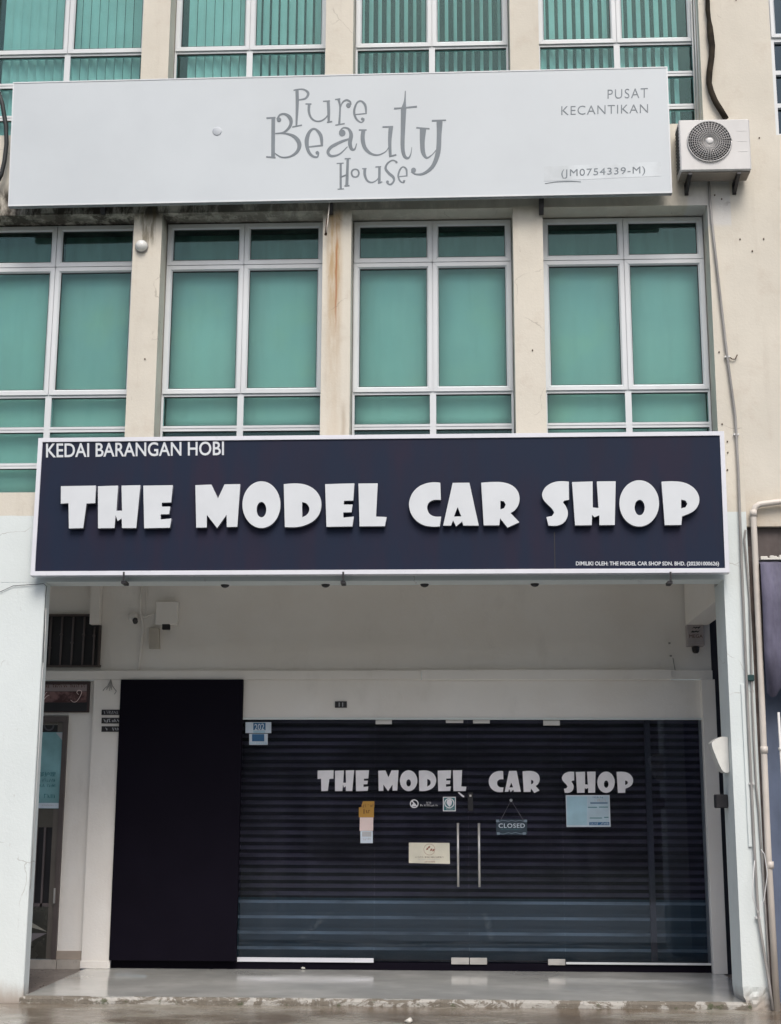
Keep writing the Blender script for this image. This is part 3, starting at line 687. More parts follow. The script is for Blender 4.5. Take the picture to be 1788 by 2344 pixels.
bx('bottom_rail', -1.62, 3.42, 2.40, 2.44, .06, .085, M_shut, SH)
bx('guide_rail', 2.66, 2.72, 2.36, 2.405, .08, 2.6, simple('rail', (.10, .095, .12), .5), SH)

G = empty('glass_storefront', (.85, 2.2, .08)); tag(G, 'frameless glass storefront with two doors under the navy sign', 'storefront')
ZB, ZT = .088, 2.522
def gpane(name, x0, x1, par): return bx(name, x0+.002, x1-.002, 2.197, 2.209, ZB, ZT, M_shopglass, par)
gpane('glass_panel', -1.558, -.166, G); gpane('glass_panel', 1.772, 3.228, G)
for s, (x0, x1) in enumerate(((-.166, .803), (.803, 1.772))):
    d = gpane('glass_door', x0, x1, G)
    hx = .694 if s == 0 else .910
    MB().tube([(hx, 2.14, .825), (hx, 2.14, 1.46)], .0125, 10).tube([(hx, 2.14, .92), (hx, 2.197, .92)], .008, 8).tube([(hx, 2.14, 1.37), (hx, 2.197, 1.37)], .008, 8).build('handle', M_steel, d)
    ex = (.618, .799) if s == 0 else (.807, .98)
    bx('hinge_fitting', ex[0], ex[1], 2.188, 2.216, .064, .128, M_steel, d, .002)
for x0, x1, z0, z1 in ((-.162, .009, 2.47, 2.519), (.575, .758, 2.483, 2.519), (.86, 1.035, 2.479, 2.519), (1.592, 1.765, 2.458, 2.519), (1.595, 1.768, .064, .122)):
    bx('corner_fitting', x0, x1, 2.188, 2.216, z0, z1, M_steel, G, .002)
bx('bottom_channel', -1.56, -.17, 2.185, 2.22, .074, .116, M_signframe, G); bx('bottom_channel', 1.776, 3.228, 2.185, 2.22, .074, .094, M_alu, G)
pn = bx('feature_panel', -2.860, -1.560, 2.10, 2.169, .085, 2.931, M_blackp, None, .003); tag(pn, 'tall plain black panel left of the glass storefront', 'panel')

# door lettering: same letter shapes, spaced as on the glass
DOOR = [(113,268),(281,465),(480,608),(697,892),(905,1073),(1087,1255),(1268,1398),(1415,1545),(163,305),(317,472),(488,655),(865,985),(1000,1190),(1207,1375),(1392,1553)]
DL = empty('door_lettering', (.8, 2.19, 1.77)); tag(DL, 'white vinyl shop name stuck across the upper part of the glass', 'lettering')
for i, ((ch, _, loops), (xa, xb)) in enumerate(zip(BIG, DOOR)):
    ax = [p[0] for p in loops[0]]; ay = [p[1] for p in loops[0]]; a, b, c, d = min(ax), max(ax), min(ay), max(ay)
    ox = 700 if i < 8 else 1080; ya, yb = (97, 298) if i < 8 else ((103, 308) if i < 11 else (110, 315))
    if ch == 'R': yb += 8
    LP = [[at(ox+(xa+(x-a)/(b-a)*(xb-xa))/4.2, 1740+(ya+(y-c)/(d-c)*(yb-ya))/4.2, 2.194) for x, y in smooth(lp)] for lp in loops]
    flat('letter', LP, 2.194, .002, M_vinyl, DL)

def px_rect(name, u0, v0, u1, v1, Y, th, mat, parent=None): return flat(name, [[at(u0, v0, Y), at(u1, v0, Y), at(u1, v1, Y), at(u0, v1, Y)]], Y, th, mat, parent)
def px_poly(name, pts, Y, th, mat, parent=None): return flat(name, [[at(u, v, Y) for u, v in pts]], Y, th, mat, parent)
def scribble(name, u0, v0, u1, v1, Y, mat, parent, n=None, h=.8, seed=1):   # a row of unreadable marks
    rnd = random.Random(seed); mb = MB(); u = u0; H_ = v1-v0; lay = 0
    def st(a, b, c, d, w_):
        nonlocal lay
        n_ = Vector((-(d-b), c-a)); n_ = n_.normalized()*w_/2 if n_.length else Vector((0, w_/2)); lay = (lay+1) % 6
        mb.prism([at(a+n_.x, b+n_.y, Y), at(c+n_.x, d+n_.y, Y), at(c-n_.x, d-n_.y, Y), at(a-n_.x, b-n_.y, Y)], Y-.001-lay*.00012, Y)
    while u < u1:
        gw = rnd.uniform(.45, .75)*H_; t_ = .16*H_
        if rnd.random() < .13: u += gw*.8; continue
        for _ in range(rnd.choice((2, 2, 3))):
            k_ = rnd.random(); x_ = u + rnd.uniform(0, .8)*gw; y_ = rnd.choice((0, .45, 1))*H_ + v0
            if k_ < .45: st(x_, v0+rnd.choice((0, .3))*H_, x_, v1, t_)
            elif k_ < .75: st(u, y_, u+gw*.85, y_, t_)
            else: st(u, v0, u+gw*.8, v1, t_)
        u += gw + .16*H_
    return mb.build(name, mat, parent)
YG = 2.192
inks = {k: simple('ink_'+k, c, .6) for k, c in dict(blue=(.03, .13, .28), pale=(.60, .68, .76), sky=(.36, .56, .66), orange=(.46, .25, .045), brown=(.10, .035, .015), pink=(.76, .62, .59), teal=(.05, .20, .22), red=(.30, .12, .08), cream=(.72, .69, .57), grey=(.45, .46, .48)).items()}
t = px_rect('year_sticker', 562, 1653, 621, 1678, YG, .002, inks['pale']); tag(t, 'light blue sticker printed 202 at the top left corner of the glass', 'sticker')
px_rect('print', 580, 1654.5, 608, 1671.5, YG-.001, .001, inks['blue'], t); text('print', '202', [(582.5, 1657.5), (605, 1656), (605, 1671), (582.5, 1671.5)], YG-.003, .001, inks['pale'], t, off=.01)
px_rect('print', 579.5, 1673, 607, 1677.5, YG-.001, .001, inks['sky'], t)
t = px_rect('permit_sticker', 570.5, 1679.5, 613, 1705, YG, .002, inks['pale']); tag(t, 'small blue and white permit sticker just below the 202 sticker', 'sticker')
px_rect('print', 577, 1680.5, 605, 1697, YG-.001, .001, inks['blue'], t); scribble('print', 573, 1699, 611, 1703, YG-.001, inks['sky'], t, seed=3)
# orange call card and papers hanging in a strip
t = px_rect('orange_sticker', 821.5, 1848, 856, 1871, YG, .002, inks['orange']); tag(t, 'worn orange sticker above the pink and white papers on the left glass', 'sticker')
px_poly('torn_top', [(831, 1834), (857, 1834), (857, 1848), (826, 1848)], YG, .0018, inks['orange'], t)
scribble('print', 827, 1842, 855, 1847.5, YG-.0015, inks['brown'], t, seed=8); scribble('print', 826, 1852, 838, 1863, YG-.0015, inks['brown'], t, seed=4); scribble('print', 838, 1855, 850, 1861.5, YG-.0015, inks['brown'], t, seed=5)
t = px_poly('pink_notice', [(824, 1871.2), (854.7, 1871.2), (854.2, 1902), (823.3, 1902)], YG, .002, inks['pink']); tag(t, 'blank pinkish paper taped under the orange sticker', 'notice')
t = px_rect('white_notice', 825, 1902.3, 853.5, 1930, YG, .002, inks['pale']); tag(t, 'small white paper below the pink paper on the glass', 'notice')
scribble('print', 831, 1918, 847, 1923, YG-.001, inks['grey'], t, seed=9); px_rect('print', 829, 1904, 850, 1915, YG-.001, .001, inks['grey'], t)
# no-smoking roundel with its words
def ring_px(name, u, v, r0, r1, Y, mat, parent, n=24): return flat(name, [[at(x, y, Y) for x, y in ell(u, v, r0, r0, n)], [at(x, y, Y) for x, y in ell(u, v, r1, r1, n)]], Y, .0015, mat, parent)
t = ring_px('no_smoking_sticker', 948.3, 1839.8, 10, 7.6, YG, M_vinyl, None); tag(t, 'round white no-smoking style roundel left of the square emblem sticker', 'sticker')
px_poly('print', [(941.5, 1846), (944, 1841), (947, 1838), (950.5, 1839), (953, 1843), (950, 1846)], YG, .0015, M_vinyl, t)
px_poly('print', [(941, 1833), (943, 1831), (956, 1846), (954, 1848)], YG-.001, .001, M_vinyl, t)
t = scribble('word_sticker', 962, 1841.5, 1001, 1845.5, YG, M_vinyl, None, seed=12); tag(t, 'tiny white two-line lettering between the round and square stickers', 'sticker')
scribble('print', 977, 1835, 985, 1839, YG, M_vinyl, t, seed=13)
fr = [[at(u, v, YG) for u, v in ((1014, 1824), (1043.5, 1824), (1043.5, 1857), (1014, 1857))], [at(u, v, YG) for u, v in ((1016, 1826), (1041.5, 1826), (1041.5, 1855), (1016, 1855))]]
t = flat('square_sticker', fr, YG, .0015, M_vinyl); tag(t, 'square white-edged emblem sticker between the roundel and the door handles', 'sticker')
px_rect('print', 1016, 1826, 1041.5, 1855, YG+.001, .001, inks['teal'], t); ring_px('print', 1028.7, 1838.5, 11.6, 9.4, YG, M_vinyl, t)
flat('print', [[at(x, y, YG) for x, y in smooth([(1022, 1838), (1024, 1831), (1031, 1829), (1035, 1834), (1034, 1842), (1029, 1847), (1025, 1843)])]], YG, .0012, M_vinyl, t)
scribble('print', 1020, 1850.5, 1038, 1853, YG-.001, M_vinyl, t, seed=15)
t = px_poly('tape_scrap', [(1048, 1814.5), (1051, 1813.5), (1063, 1822), (1062, 1825.5), (1058, 1824)], YG, .0015, M_vinyl); tag(t, 'small torn scrap of white tape above the left door handle', 'tape')
# cream notice
t = px_poly('cream_notice', [(936, 1928.8), (1029, 1929.5), (1030, 1977.5), (936, 1975.5)], YG, .002, inks['cream']); tag(t, 'landscape cream paper notice with a round brown stamp beside the left handle', 'notice')
ring_px('print', 983, 1944.5, 13, 12.3, YG-.001, inks['red'], t)
for s_, (u, v) in enumerate(((975, 1946), (979, 1942), (984, 1948), (989, 1949))): px_poly('print', [(u, v), (u+2, v-5), (u+6, v-6), (u+5, v-1)], YG-.001, .001, inks['red'], t)
scribble('print', 950, 1960.5, 1014, 1963.5, YG-.001, inks['brown'], t, seed=20); scribble('print', 958, 1966, 1006, 1968, YG-.001, inks['grey'], t, seed=21); scribble('print', 972, 1971, 995, 1974, YG-.001, inks['red'], t, seed=22)
# opening-hours paper
t = px_poly('pale_blue_notice', [(1295, 1820), (1395.5, 1820), (1398, 1892.5), (1297, 1893)], YG, .0022, inks['pale']); tag(t, 'pale blue laminated poster stuck below the last white word on the glass', 'notice')
px_rect('print', 1298, 1823, 1344, 1889, YG-.0012, .001, inks['sky'], t)
px_rect('print', 1344.5, 1823, 1394, 1889, YG-.0012, .001, simple('ink_mist', (.44, .57, .66), .6), t)
m_slate = simple('ink_slate', (.10, .19, .30), .6)
px_poly('print', [(1351, 1836.5), (1391, 1836.5), (1391, 1839.5), (1352, 1840)], YG-.0022, .001, m_slate, t)
scribble('print', 1357, 1823, 1380, 1827, YG-.0022, m_slate, t, seed=30); scribble('print', 1358, 1829, 1387, 1835, YG-.0022, inks['grey'], t, seed=31)
for (a, b, v, mm) in ((1346, 1367, 1847, inks['teal']), (1371, 1392, 1846.5, inks['teal']), (1350, 1378, 1871.5, inks['teal']), (1383, 1393, 1870, inks['teal'])): px_rect('print', a, v, b, v+2, YG-.0022, .001, mm, t)
px_rect('print', 1349, 1882, 1395, 1889, YG-.0022, .001, inks['blue'], t); scribble('print', 1352, 1883.5, 1393, 1887.5, YG-.0032, inks['pale'], t, seed=33)
# closed sign on its cord
CS = empty('closed_sign', (1.245, 2.18, 1.34)); tag(CS, 'small dark hanging board reading CLOSED on a cord inside the right door', 'sign')
YC = 2.186
px_rect('board', 1136, 1875.5, 1206.5, 1911, YC, .006, simple('board_dark', (.022, .042, .062), .5), CS)
text('lettering', 'CLOSED', [(1141.5, 1885), (1201.5, 1885), (1201.5, 1895), (1141.5, 1895)], YC-.0015, .001, inks['pale'], CS, off=.01, space=1.1)
scribble('lettering', 1147, 1897, 1194, 1899.5, YC-.001, inks['teal'], CS, seed=40)
mo = MB()
for pts in ([(1138, 1882), (1150, 1877.5), (1164, 1880), (1171, 1878), (1180, 1880), (1190, 1877.5), (1205, 1882)], [(1138, 1907), (1152, 1909.5), (1164, 1906), (1171, 1908), (1180, 1905.5), (1192, 1909), (1205, 1907)]):
    mo.tube([(at(u, v, YC)[0], YC-.001, at(u, v, YC)[1]) for u, v in pts], .003, 5)
for u, v in ((1139, 1879), (1203, 1879), (1141, 1908), (1200, 1908)): x, zz = at(u, v, YC); mo.box(x-.015, x+.015, YC-.002, YC, zz-.012, zz+.012)
mo.build('ornament', simple('ornament', (.20, .26, .32), .6), CS)
tp = at(1170, 1832, YC); l_ = at(1147, 1876, YC); r_ = at(1199, 1879, YC)
MB().tube([(l_[0], YC, l_[1]), (tp[0], YC, tp[1]), (r_[0], YC, r_[1])], .0025, 5).build('cord', simple('cord', (.25, .24, .27), .8), CS)
MB().lathe((tp[0], YC, tp[1]), [(.002, -.004), (.013, -.002), (.016, .004)], 12).build('suction_hook', inks['grey'], CS)
x, zz = at(1077, 1835, YG); t = bx('door_lock', x-.028, x+.028, YG-.022, YG, zz-.095, zz+.095, M_black, None, .004); tag(t, 'narrow black lock box on the glass above the door handles', 'lock')
bx('keyhole_ring', x-.010, x+.010, YG-.025, YG-.022, zz+.05, zz+.07, M_steel, t)

# ------------------------------------------------------------------ wall things in the walkway
x0, z0 = at(767, 1605.5, 2.165); x1, z1 = at(794, 1620, 2.165)
t = bx('number_plate', x0, x1, 2.158, 2.168, z1, z0, M_black, None, .001); tag(t, 'small black house-number plate reading 11 above the glass', 'number plate')
text('lettering', '11', [(775.5, 1608), (785.5, 1608), (785.5, 1617.5), (775.5, 1617.5)], 2.1565, .002, inks['grey'], t, off=.01)
for i, (va, vb_) in enumerate(((1624.5, 1636.5), (1643, 1656), (1662.5, 1675))):
    x0, z0 = at(233, va, 2.12); x1, z1 = at(275.5, vb_, 2.12)
    t = bx('address_plate', x0, x1, 2.116, 2.129, z1, z0, M_black, None, .001)
    tag(t, f'black address plate with silver characters, {("top", "middle", "bottom")[i]} of the three left of the black panel', 'address plate', 'address plates on the pier')
    scribble('lettering', 238, va+3, 253, vb_-3, 2.1155, inks['grey'], t, seed=50+i); scribble('lettering', 257, va+3, 271, vb_-3, 2.1155, inks['grey'], t, seed=60+i)
# alarm box
AB = empty('alarm_box', (3.19, 2.1, 3.27)); tag(AB, 'grey-white alarm box with dark zigzag logo high on the right of the walkway', 'alarm')
x0, z0 = at(1572, 1429, 2.1); x1, z1 = at(1613.5, 1479, 2.1)
bx('casing', x0, x1, 2.10, 2.2, z1, z0, simple('alarm_plastic', (.42, .38, .38), .5), AB, .008)
px = lambda u, v: (1550+u/16.8, 1410+v/16.8)
for pts in ([(570,490),(650,410),(700,440),(760,410),(800,440),(850,410),(915,400),(830,490),(770,450),(700,490),(660,450)], [(520,630),(600,560),(660,590),(740,560),(790,590),(880,550),(800,640),(740,610),(640,640)]):
    px_poly('logo', [px(*p) for p in pts], 2.098, .001, M_ink, AB)
text('lettering', 'MEGA', [px(470, 710), px(985, 710), px(985, 840), px(470, 840)], 2.098, .001, inks['brown'], AB)
scribble('lettering', 1577, 1465, 1609, 1467, 2.098, inks['grey'], AB, seed=70); scribble('lettering', 1577, 1469, 1609, 1471, 2.098, inks['grey'], AB, seed=71)
xx = at(1592.5, 1481, 2.12); MB().lathe((xx[0], 2.13, xx[1]), [(.02, -.065), (.034, -.05), (.042, 0.0)], 16, 'z').build('siren', M_black, AB)
# camera box, dome camera, grey bracket, conduits
CB = empty('camera_junction_box', (-2.4, 2.1, 3.5)); tag(CB, 'pale square box with a dark camera lens hanging from its lower edge', 'camera')
x0, z0 = at(357, 1377, 2.1); x1, z1 = at(405, 1429, 2.1); bx('casing', x0, x1, 2.10, 2.2, z1, z0, M_corr, CB, .006)
x0, z0 = at(371, 1428, 2.1); x1, z1 = at(388, 1441, 2.1); bx('lens', x0, x1, 2.10, 2.15, z1, z0, M_black, CB, .006)
DC = empty('security_camera', (-2.75, 2.1, 3.6)); tag(DC, 'round pale security camera with small dark lens left of the square box', 'camera')
x0, z0 = at(303, 1413, 2.15); MB().lathe((x0, 2.2, z0), [(.055, 0), (.055, -.03), (.04, -.06), (.015, -.075)], 20).build('housing', M_corr, DC)
x1, z1 = at(310, 1423, 2.1); MB().tube([(x1-.02, 2.16, z1+.03), (x1, 2.10, z1)], .028, 10).build('lens', M_black, DC)
GB = px_rect('wall_bracket', 341, 1438, 364, 1484, 2.14, .06, simple('bracket_grey', (.50, .46, .40), .7)); tag(GB, 'grey-brown rounded cover plate under the square camera box', 'cover plate')
mb = MB()
def wl(pts, Y): return [(at(u, v, Y)[0], Y, at(u, v, Y)[1]) for u, v in pts]
mb.tube(wl([(324, 1330), (321, 1400), (323, 1412), (327, 1440), (322, 1490), (317, 1534)], 2.185), .014, 8); mb.tube(wl([(337, 1330), (333, 1408), (327, 1412)], 2.185), .006, 6)
mb.tube(wl([(323, 1409), (331, 1413), (345, 1407), (357, 1402)], 2.18), .009, 6)
t = mb.build('wall_conduit', M_corr); tag(t, 'painted conduit running down the walkway wall between the two cameras', 'conduit')
mb = MB(); rnd = random.Random(3)
for k, (du, dv) in enumerate(((-18, 26), (-10, 24), (-3, 26), (2, 24), (8, 34))): mb.tube(wl([(254, 1555), (254+du*.4, 1570), (254+du*.8+(6 if k == 4 else 0), 1555+dv*.8), (254+du, 1555+dv)], 2.11), .004, 5)
t = mb.build('loose_wires', M_conduit); tag(t, 'bunch of loose grey wires sticking out left of the black panel', 'wires')
mb = MB(); mb.tube([( at(1547, 1580, 2.17)[0], 2.16, 3.03), (at(1541, 1502, 2.17)[0], 2.19, 3.16)], .004, 5)
for u, v in ((1533, 1472), (1536, 1501)): x, zz = at(u, v, 2.18); mb.box(x-.010, x+.010, 2.185, 2.2, zz-.008, zz+.008)
t = mb.build('wall_screws', M_conduit); tag(t, 'two small screws with a thin wire on the wall left of the alarm box', 'screws')
# grille window
GW = empty('grille_window', (-3.4, 2.2, 3.07)); tag(GW, 'dark barred ventilation window high in the left corner of the walkway', 'window')
bx('recess', -4.0, -3.125, 2.19, 2.199, 3.075, 3.637, M_black, GW)
bx('frame_bar', -4.0, -3.10, 2.15, 2.19, 3.068, 3.09, simple('grille_frame', (.07, .055, .05), .6), GW)
fm_ = bpy.data.materials['grille_frame']
bx('frame_bar', -4.0, -3.225, 2.15, 2.19, 3.615, 3.637, fm_, GW); bx('frame_bar', -3.135, -3.112, 2.15, 2.19, 3.09, 3.515, fm_, GW)
gm = simple('grille_grey', (.12, .10, .10), .6)
for x in (-3.66, -3.54, -3.42, -3.30, -3.185): 
    MB().tube([(x, 2.165, 3.09), (x+.004, 2.165, 3.61 if x < -3.23 else 3.50)], .011, 6).lathe((x, 2.165, 3.30+random.uniform(-.06, .12)), [(.012, -.015), (.020, 0), (.012, .015)], 8, 'z').build('bar', gm, GW)
# stair sign board
SB = empty('picture_sign', (-3.45, 2.18, 2.6)); tag(SB, 'brown framed picture sign over the side door at the left of the walkway', 'sign')
bx('frame', -4.0, -3.205, 2.16, 2.2, 2.59, 2.915, simple('sign_frame', (.05, .030, .030), .5), SB, .004)
bx('band', -3.95, -3.235, 2.156, 2.16, 2.812, 2.882, simple('band_pale', (.27, .22, .22), .6), SB)
pm = N('picture_print', .5); pm.col(pm.mix(pm.rng(pm.noise(9, 5, .6), .4, .62), (.055, .02, .02), (.22, .12, .115))); bx('picture', -3.95, -3.235, 2.156, 2.16, 2.695, 2.808, pm.m, SB)
bx('picture', -3.95, -3.225, 2.157, 2.16, 2.60, 2.691, M_black, SB)
for i, (a, b) in enumerate(((96, 111), (121, 151), (161, 182), (187, 195))): scribble('lettering', a, 1567.5, b, 1573.5, 2.155, inks['brown'], SB, seed=80+i)
strokes('drawing', [[(162, 1602, 1), (168, 1607, 1.2), (176, 1605, 1.2), (184, 1593, 1.2), (187, 1583, 1.6), (180, 1580, 1.6), (176, 1585, 1.2), (180, 1590, 1)], [(96, 1607, 1), (106, 1595, 1.4), (113, 1591, 1)], [(98, 1600, 1), (104, 1588, 1.2), (108, 1584, 1)]], [], 2.155, inks['pink'], SB, K=1, OX=0, OY=0)
# stair door
SD = empty('side_door', (-3.6, 2.2, .08)); tag(SD, 'brown framed glass side door with a teal poster, half hidden by the left pillar', 'door')
dm = simple('door_frame', (.10, .082, .078), .45); dl = simple('door_leaf', (.13, .115, .10), .4)
mb = MB(); mb.box(-3.475, -3.427, 2.17, 2.25, .08, 2.55); mb.box(-4.3, -3.475, 2.17, 2.25, 2.49, 2.55); mb.build('frame', dm, SD)
bx('stile', -3.535, -3.478, 2.19, 2.23, .085, 2.488, dl, SD); bx('rail', -4.28, -3.537, 2.19, 2.23, 2.462, 2.488, dl, SD)
bx('glass_light', -4.28, -3.537, 2.205, 2.215, 2.30, 2.46, M_black, SD)
ring_px('emblem', 112, 1661, 12, 8.5, 2.20, simple('emblem_grey', (.09, .09, .10), .4), SD)
bx('kick_panel', -4.28, -3.537, 2.20, 2.22, .085, .60, simple('kick_metal', (.13, .125, .105), .25, .6, .2, 2), SD)
bx('inner_panel', -4.28, -3.537, 2.20, 2.22, 1.40, 1.62, simple('inner_panel', (.10, .09, .075), .4), SD)
bx('dark_light', -4.28, -3.537, 2.215, 2.225, .60, 1.40, M_black, SD)
for x in (-3.79, -3.70, -3.615): bx('grille_bar', x-.010, x+.010, 2.195, 2.21, .60, 1.40, gm, SD)
for i, (p, c) in enumerate((([(62, 2105), (108, 2133), (62, 2120)], (.34, .33, .28)), ([(60, 2165), (80, 2150), (108, 2136), (75, 2136), (62, 2140)], (.22, .20, .21)))): px_poly('pattern', p, 2.195, .003, simple(f'pattern_{i}', c, .4), SD)
bx('cross_rail', -4.28, -3.537, 2.195, 2.215, .60, .635, gm, SD)
x, zz = at(125.5, 2047, 2.17); bx('handle', x-.008, x+.008, 2.15, 2.17, zz-.09, zz+.06, M_steel, SD)
PO = px_poly('teal_poster', [(60, 1676), (148, 1676), (146, 1750), (138.5, 1849), (137, 1851), (60, 1850)], 2.183, .003, simple('poster_teal', (.22, .43, .46), .5, 0, .22, 2.2)); tag(PO, 'tall teal poster with dark blue characters on the side door glass', 'poster')
px_poly('print', [(78, 1838), (138, 1838), (137, 1850), (76, 1850)], 2.182, .001, inks['pale'], PO)
px_poly('print', [(128, 1677), (148, 1677), (146, 1700), (141, 1693)], 2.182, .001, inks['grey'], PO)
text('print', '\u90e8\u62a4\u7406', [(89, 1767), (128, 1767), (127, 1777.5), (88, 1777.5)], 2.1815, .001, inks['teal'], PO, off=.01)
scribble('print', 86, 1783, 127, 1789, 2.182, inks['teal'], PO, seed=90); scribble('print', 86, 1795, 125, 1801, 2.182, inks['teal'], PO, seed=91); scribble('print', 88, 1820, 93, 1827, 2.182, inks['teal'], PO, seed=92, n=1); scribble('print', 101, 1818, 124, 1827, 2.182, inks['teal'], PO, seed=93); scribble('print', 94, 1842, 130, 1845, 2.181, inks['grey'], PO, seed=94)
# downlights under the beam
for i, u in enumerate((516, 746, 972, 1224)):
    x, zz = at(u, 1338, .22)
    t = MB().lathe((x, .20, 3.64), [(.040, 0), (.040, -.006), (.030, -.020), (.012, -.028)], 18, 'z').build('downlight', M_black)
    tag(t, f'small dark dome downlight under the beam, {("leftmost", "second from the left", "third from the left", "rightmost")[i]} of four', 'downlight', 'downlights under the front beam')
# white tilted cover and black box on the inner side of the right pillar
mb = MB(); A = smooth([(2.945, 2.176), (2.965, 2.205), (3.02, 2.238), (3.060, 2.245), (3.096, 2.240), (3.096, 1.93), (3.06, 1.925), (3.03, 1.945), (2.985, 2.06)], 2, 70)
mb.prism(A, .12, .30); t = mb.build('wall_lamp', simple('lamp_white', (.70, .70, .66), .4)); tag(t, 'tapered white wall lamp sticking out of the inner side of the right pillar', 'lamp')
t = bx('black_wall_box', 2.99, 3.096, .25, .36, 1.62, 1.74, M_black, None, .008); tag(t, 'small black box on the inner side of the right pillar, below the white lamp', 'box')

# ------------------------------------------------------------------ things on the front
AC = empty('air_conditioner', (3.15, -.15, 7.50)); tag(AC, 'white outdoor air-conditioner unit on two dark brackets right of the upper sign', 'air conditioner')
ax0, ax1, az0, az1, ay0, ay1 = 2.825, 3.487, 7.500, 8.020, -.27, -.04
bx('casing', ax0, ax1, ay0, ay1, az0, az1, M_ac, AC, .010)
fc = (3.103, ay0-.006, 7.788); FR = .205
MB().lathe((fc[0], ay0+.004, fc[2]), [(.02, -.007), (FR, -.007), (FR, -.0095), (.02, -.0095)], 40).build('fan_opening', simple('fan_dark', (.035, .033, .035), .6), AC)
mb = MB()
for r_ in [FR*k/10 for k in range(2, 11)]:
    pts = [(fc[0]+r_*math.cos(t_), fc[1]-.008-.006*(1-r_/FR), fc[2]+r_*math.sin(t_)) for t_ in [2*math.pi*k/36 for k in range(37)]]
    mb.tube(pts, .0022 if r_ < FR*.95 else .006, 4)
for k in range(40):
    t_ = 2*math.pi*k/40; c_, s_ = math.cos(t_), math.sin(t_)
    mb.tube([(fc[0]+.03*c_, fc[1]-.015, fc[2]+.03*s_), (fc[0]+FR*c_, fc[1]-.009, fc[2]+FR*s_)], .0026, 4)
mb.build('fan_guard', simple('guard', (.62, .61, .60), .5), AC)
MB().lathe((fc[0], fc[1]-.012, fc[2]), [(.03, .004), (.036, -.004), (.03, -.012), (.01, -.014)], 20).build('hub', M_ac, AC)
mb = MB()
for k in range(3): mb.box(3.365, 3.455, ay0-.002, ay0+.002, 7.895-k*.105, 7.901-k*.105)
mb.build('pressed_ribs', M_plastic, AC)
mb = MB()
for k in range(13): mb.box(ax0-.006, ax0+.002, ay0+.04, ay1-.03, az0+.05+k*.034, az0+.062+k*.034)
mb.build('side_louvre', simple('louvre', (.12, .12, .12), .7), AC)
bx('tray', ax0+.01, ax1-.01, ay0+.03, ay1-.02, az0-.014, az0+.002, simple('tray', (.25, .22, .19), .8), AC)
for x in (2.915, 3.37):
    mb = MB(); mb.xprism([(-.26, az0-.016), (0, az0-.016), (0, az0-.042), (-.26, az0-.036)], x-.018, x+.018); mb.xprism([(-.02, az0-.043), (-.001, az0-.043), (-.001, az0-.13), (-.02, az0-.13)], x-.018, x+.018)
    mb.xprism([(-.24, az0-.037), (-.19, az0-.038), (-.021, az0-.095), (-.021, az0-.125), (-.05, az0-.118)], x-.014, x+.014); mb.build('bracket', M_black, AC)
t = MB().tube(wl([(1617, -30), (1620, 0), (1620, 22), (1623, 45), (1625, 62), (1627, 85), (1630, 105), (1629, 130), (1624, 165), (1623, 190), (1628, 210), (1638, 233), (1650, 252), (1662, 272)], -.045), [.020, .022, .024, .020, .030, .034, .031, .029, .030, .029, .029, .029, .029, .029], 10).build('wrapped_cable', M_cable)
tag(t, 'thick brown wrapped pipe snaking down the wall to the air-conditioner', 'cable')
t = MB().tube(wl([(-4, 205), (6, 240), (14, 290), (15, 330), (10, 370), (3, 400), (-5, 415)], -.08), .022, 8).build('hanging_cable', M_cabblk); tag(t, 'black cable curling past the left end of the upper sign', 'cable')
mb = MB()
for k, x in enumerate((3.075, 3.092, 3.107)): mb.tube([(x+.008, .20-.05*k, 9.6), (x, .20-.05*k, 8.2)], .009, 6)
t = mb.build('conduit_bundle', M_plastic); tag(t, 'three white conduits down the side of the top-right window above the air-conditioner', 'conduit')
t = MB().tube([(3.128, -.03, 7.50), (3.137, -.03, 7.115), (3.18, -.03, 6.4), (3.222, -.03, 5.746), (3.270, -.03, 5.154), (3.272, -.03, 4.632), (3.262, -.03, 3.82), (3.256, -.03, 3.03), (3.252, -.03, 2.33), (3.250, -.03, 1.27), (3.256, -.03, .70), (3.283, -.035, .449), (3.315, -.05, .159), (3.335, -.06, -.05)], .0125, 8).build('drain_pipe', M_conduit)
tag(t, 'thin grey drain pipe running from the air-conditioner down the right pillar to the ground', 'pipe')
for x, zz in ((3.224, 5.74), (3.272, 4.99), (3.254, 1.83), (3.256, .70)): MB().box(x-.024, x+.024, -.036, 0, zz-.008, zz+.008).build('pipe_clip', M_plastic, t)
t = bx('cable_cover', 3.205, 3.237, -.018, -.0005, 1.29, 2.70, M_white, None, .003); tag(t, 'flat white cable cover on the right pillar beside the grey drain pipe', 'cable cover')
t = MB().tube(wl([(1727, 1970), (1722, 2050), (1735, 2090), (1749, 2060), (1757, 2000), (1750, 1955), (1742, 1944)], -.10), .004, 5).build('loose_loop', M_plastic); tag(t, 'thin loop of loose white wire on the cream rain pipe', 'wire')
x, zz = at(1718, 1552, -.02); t = bx('green_junction', x-.03, x+.03, -.04, 0, zz-.028, zz+.028, simple('green_plastic', (.012, .05, .05), .5), None, .006); tag(t, 'small dark green fitting beside the drain pipe on the right pillar', 'junction box')
MB().tube(wl([(1690+17, 1213), (1706, 1216), (1704, 1235), (1710, 1300), (1716, 1370), (1719, 1480), (1722, 1600), (1726, 1700), (1731, 1800), (1737, 1860), (1743, 1950), (1752, 2080), (1762, 2250), (1770, 2310)], -.02), .009, 6).build('wall_cable', M_conduit)
tag(bpy.data.objects['wall_cable'], 'thin grey cable down the seam between the right pillar and the neighbour', 'cable')
x, zz = at(324, 563, -.02); mb = MB(); mb.lathe((x, 0, zz), [(.058, 0), (.058, -.025), (.050, -.05), (.030, -.066), (.008, -.072)], 24)
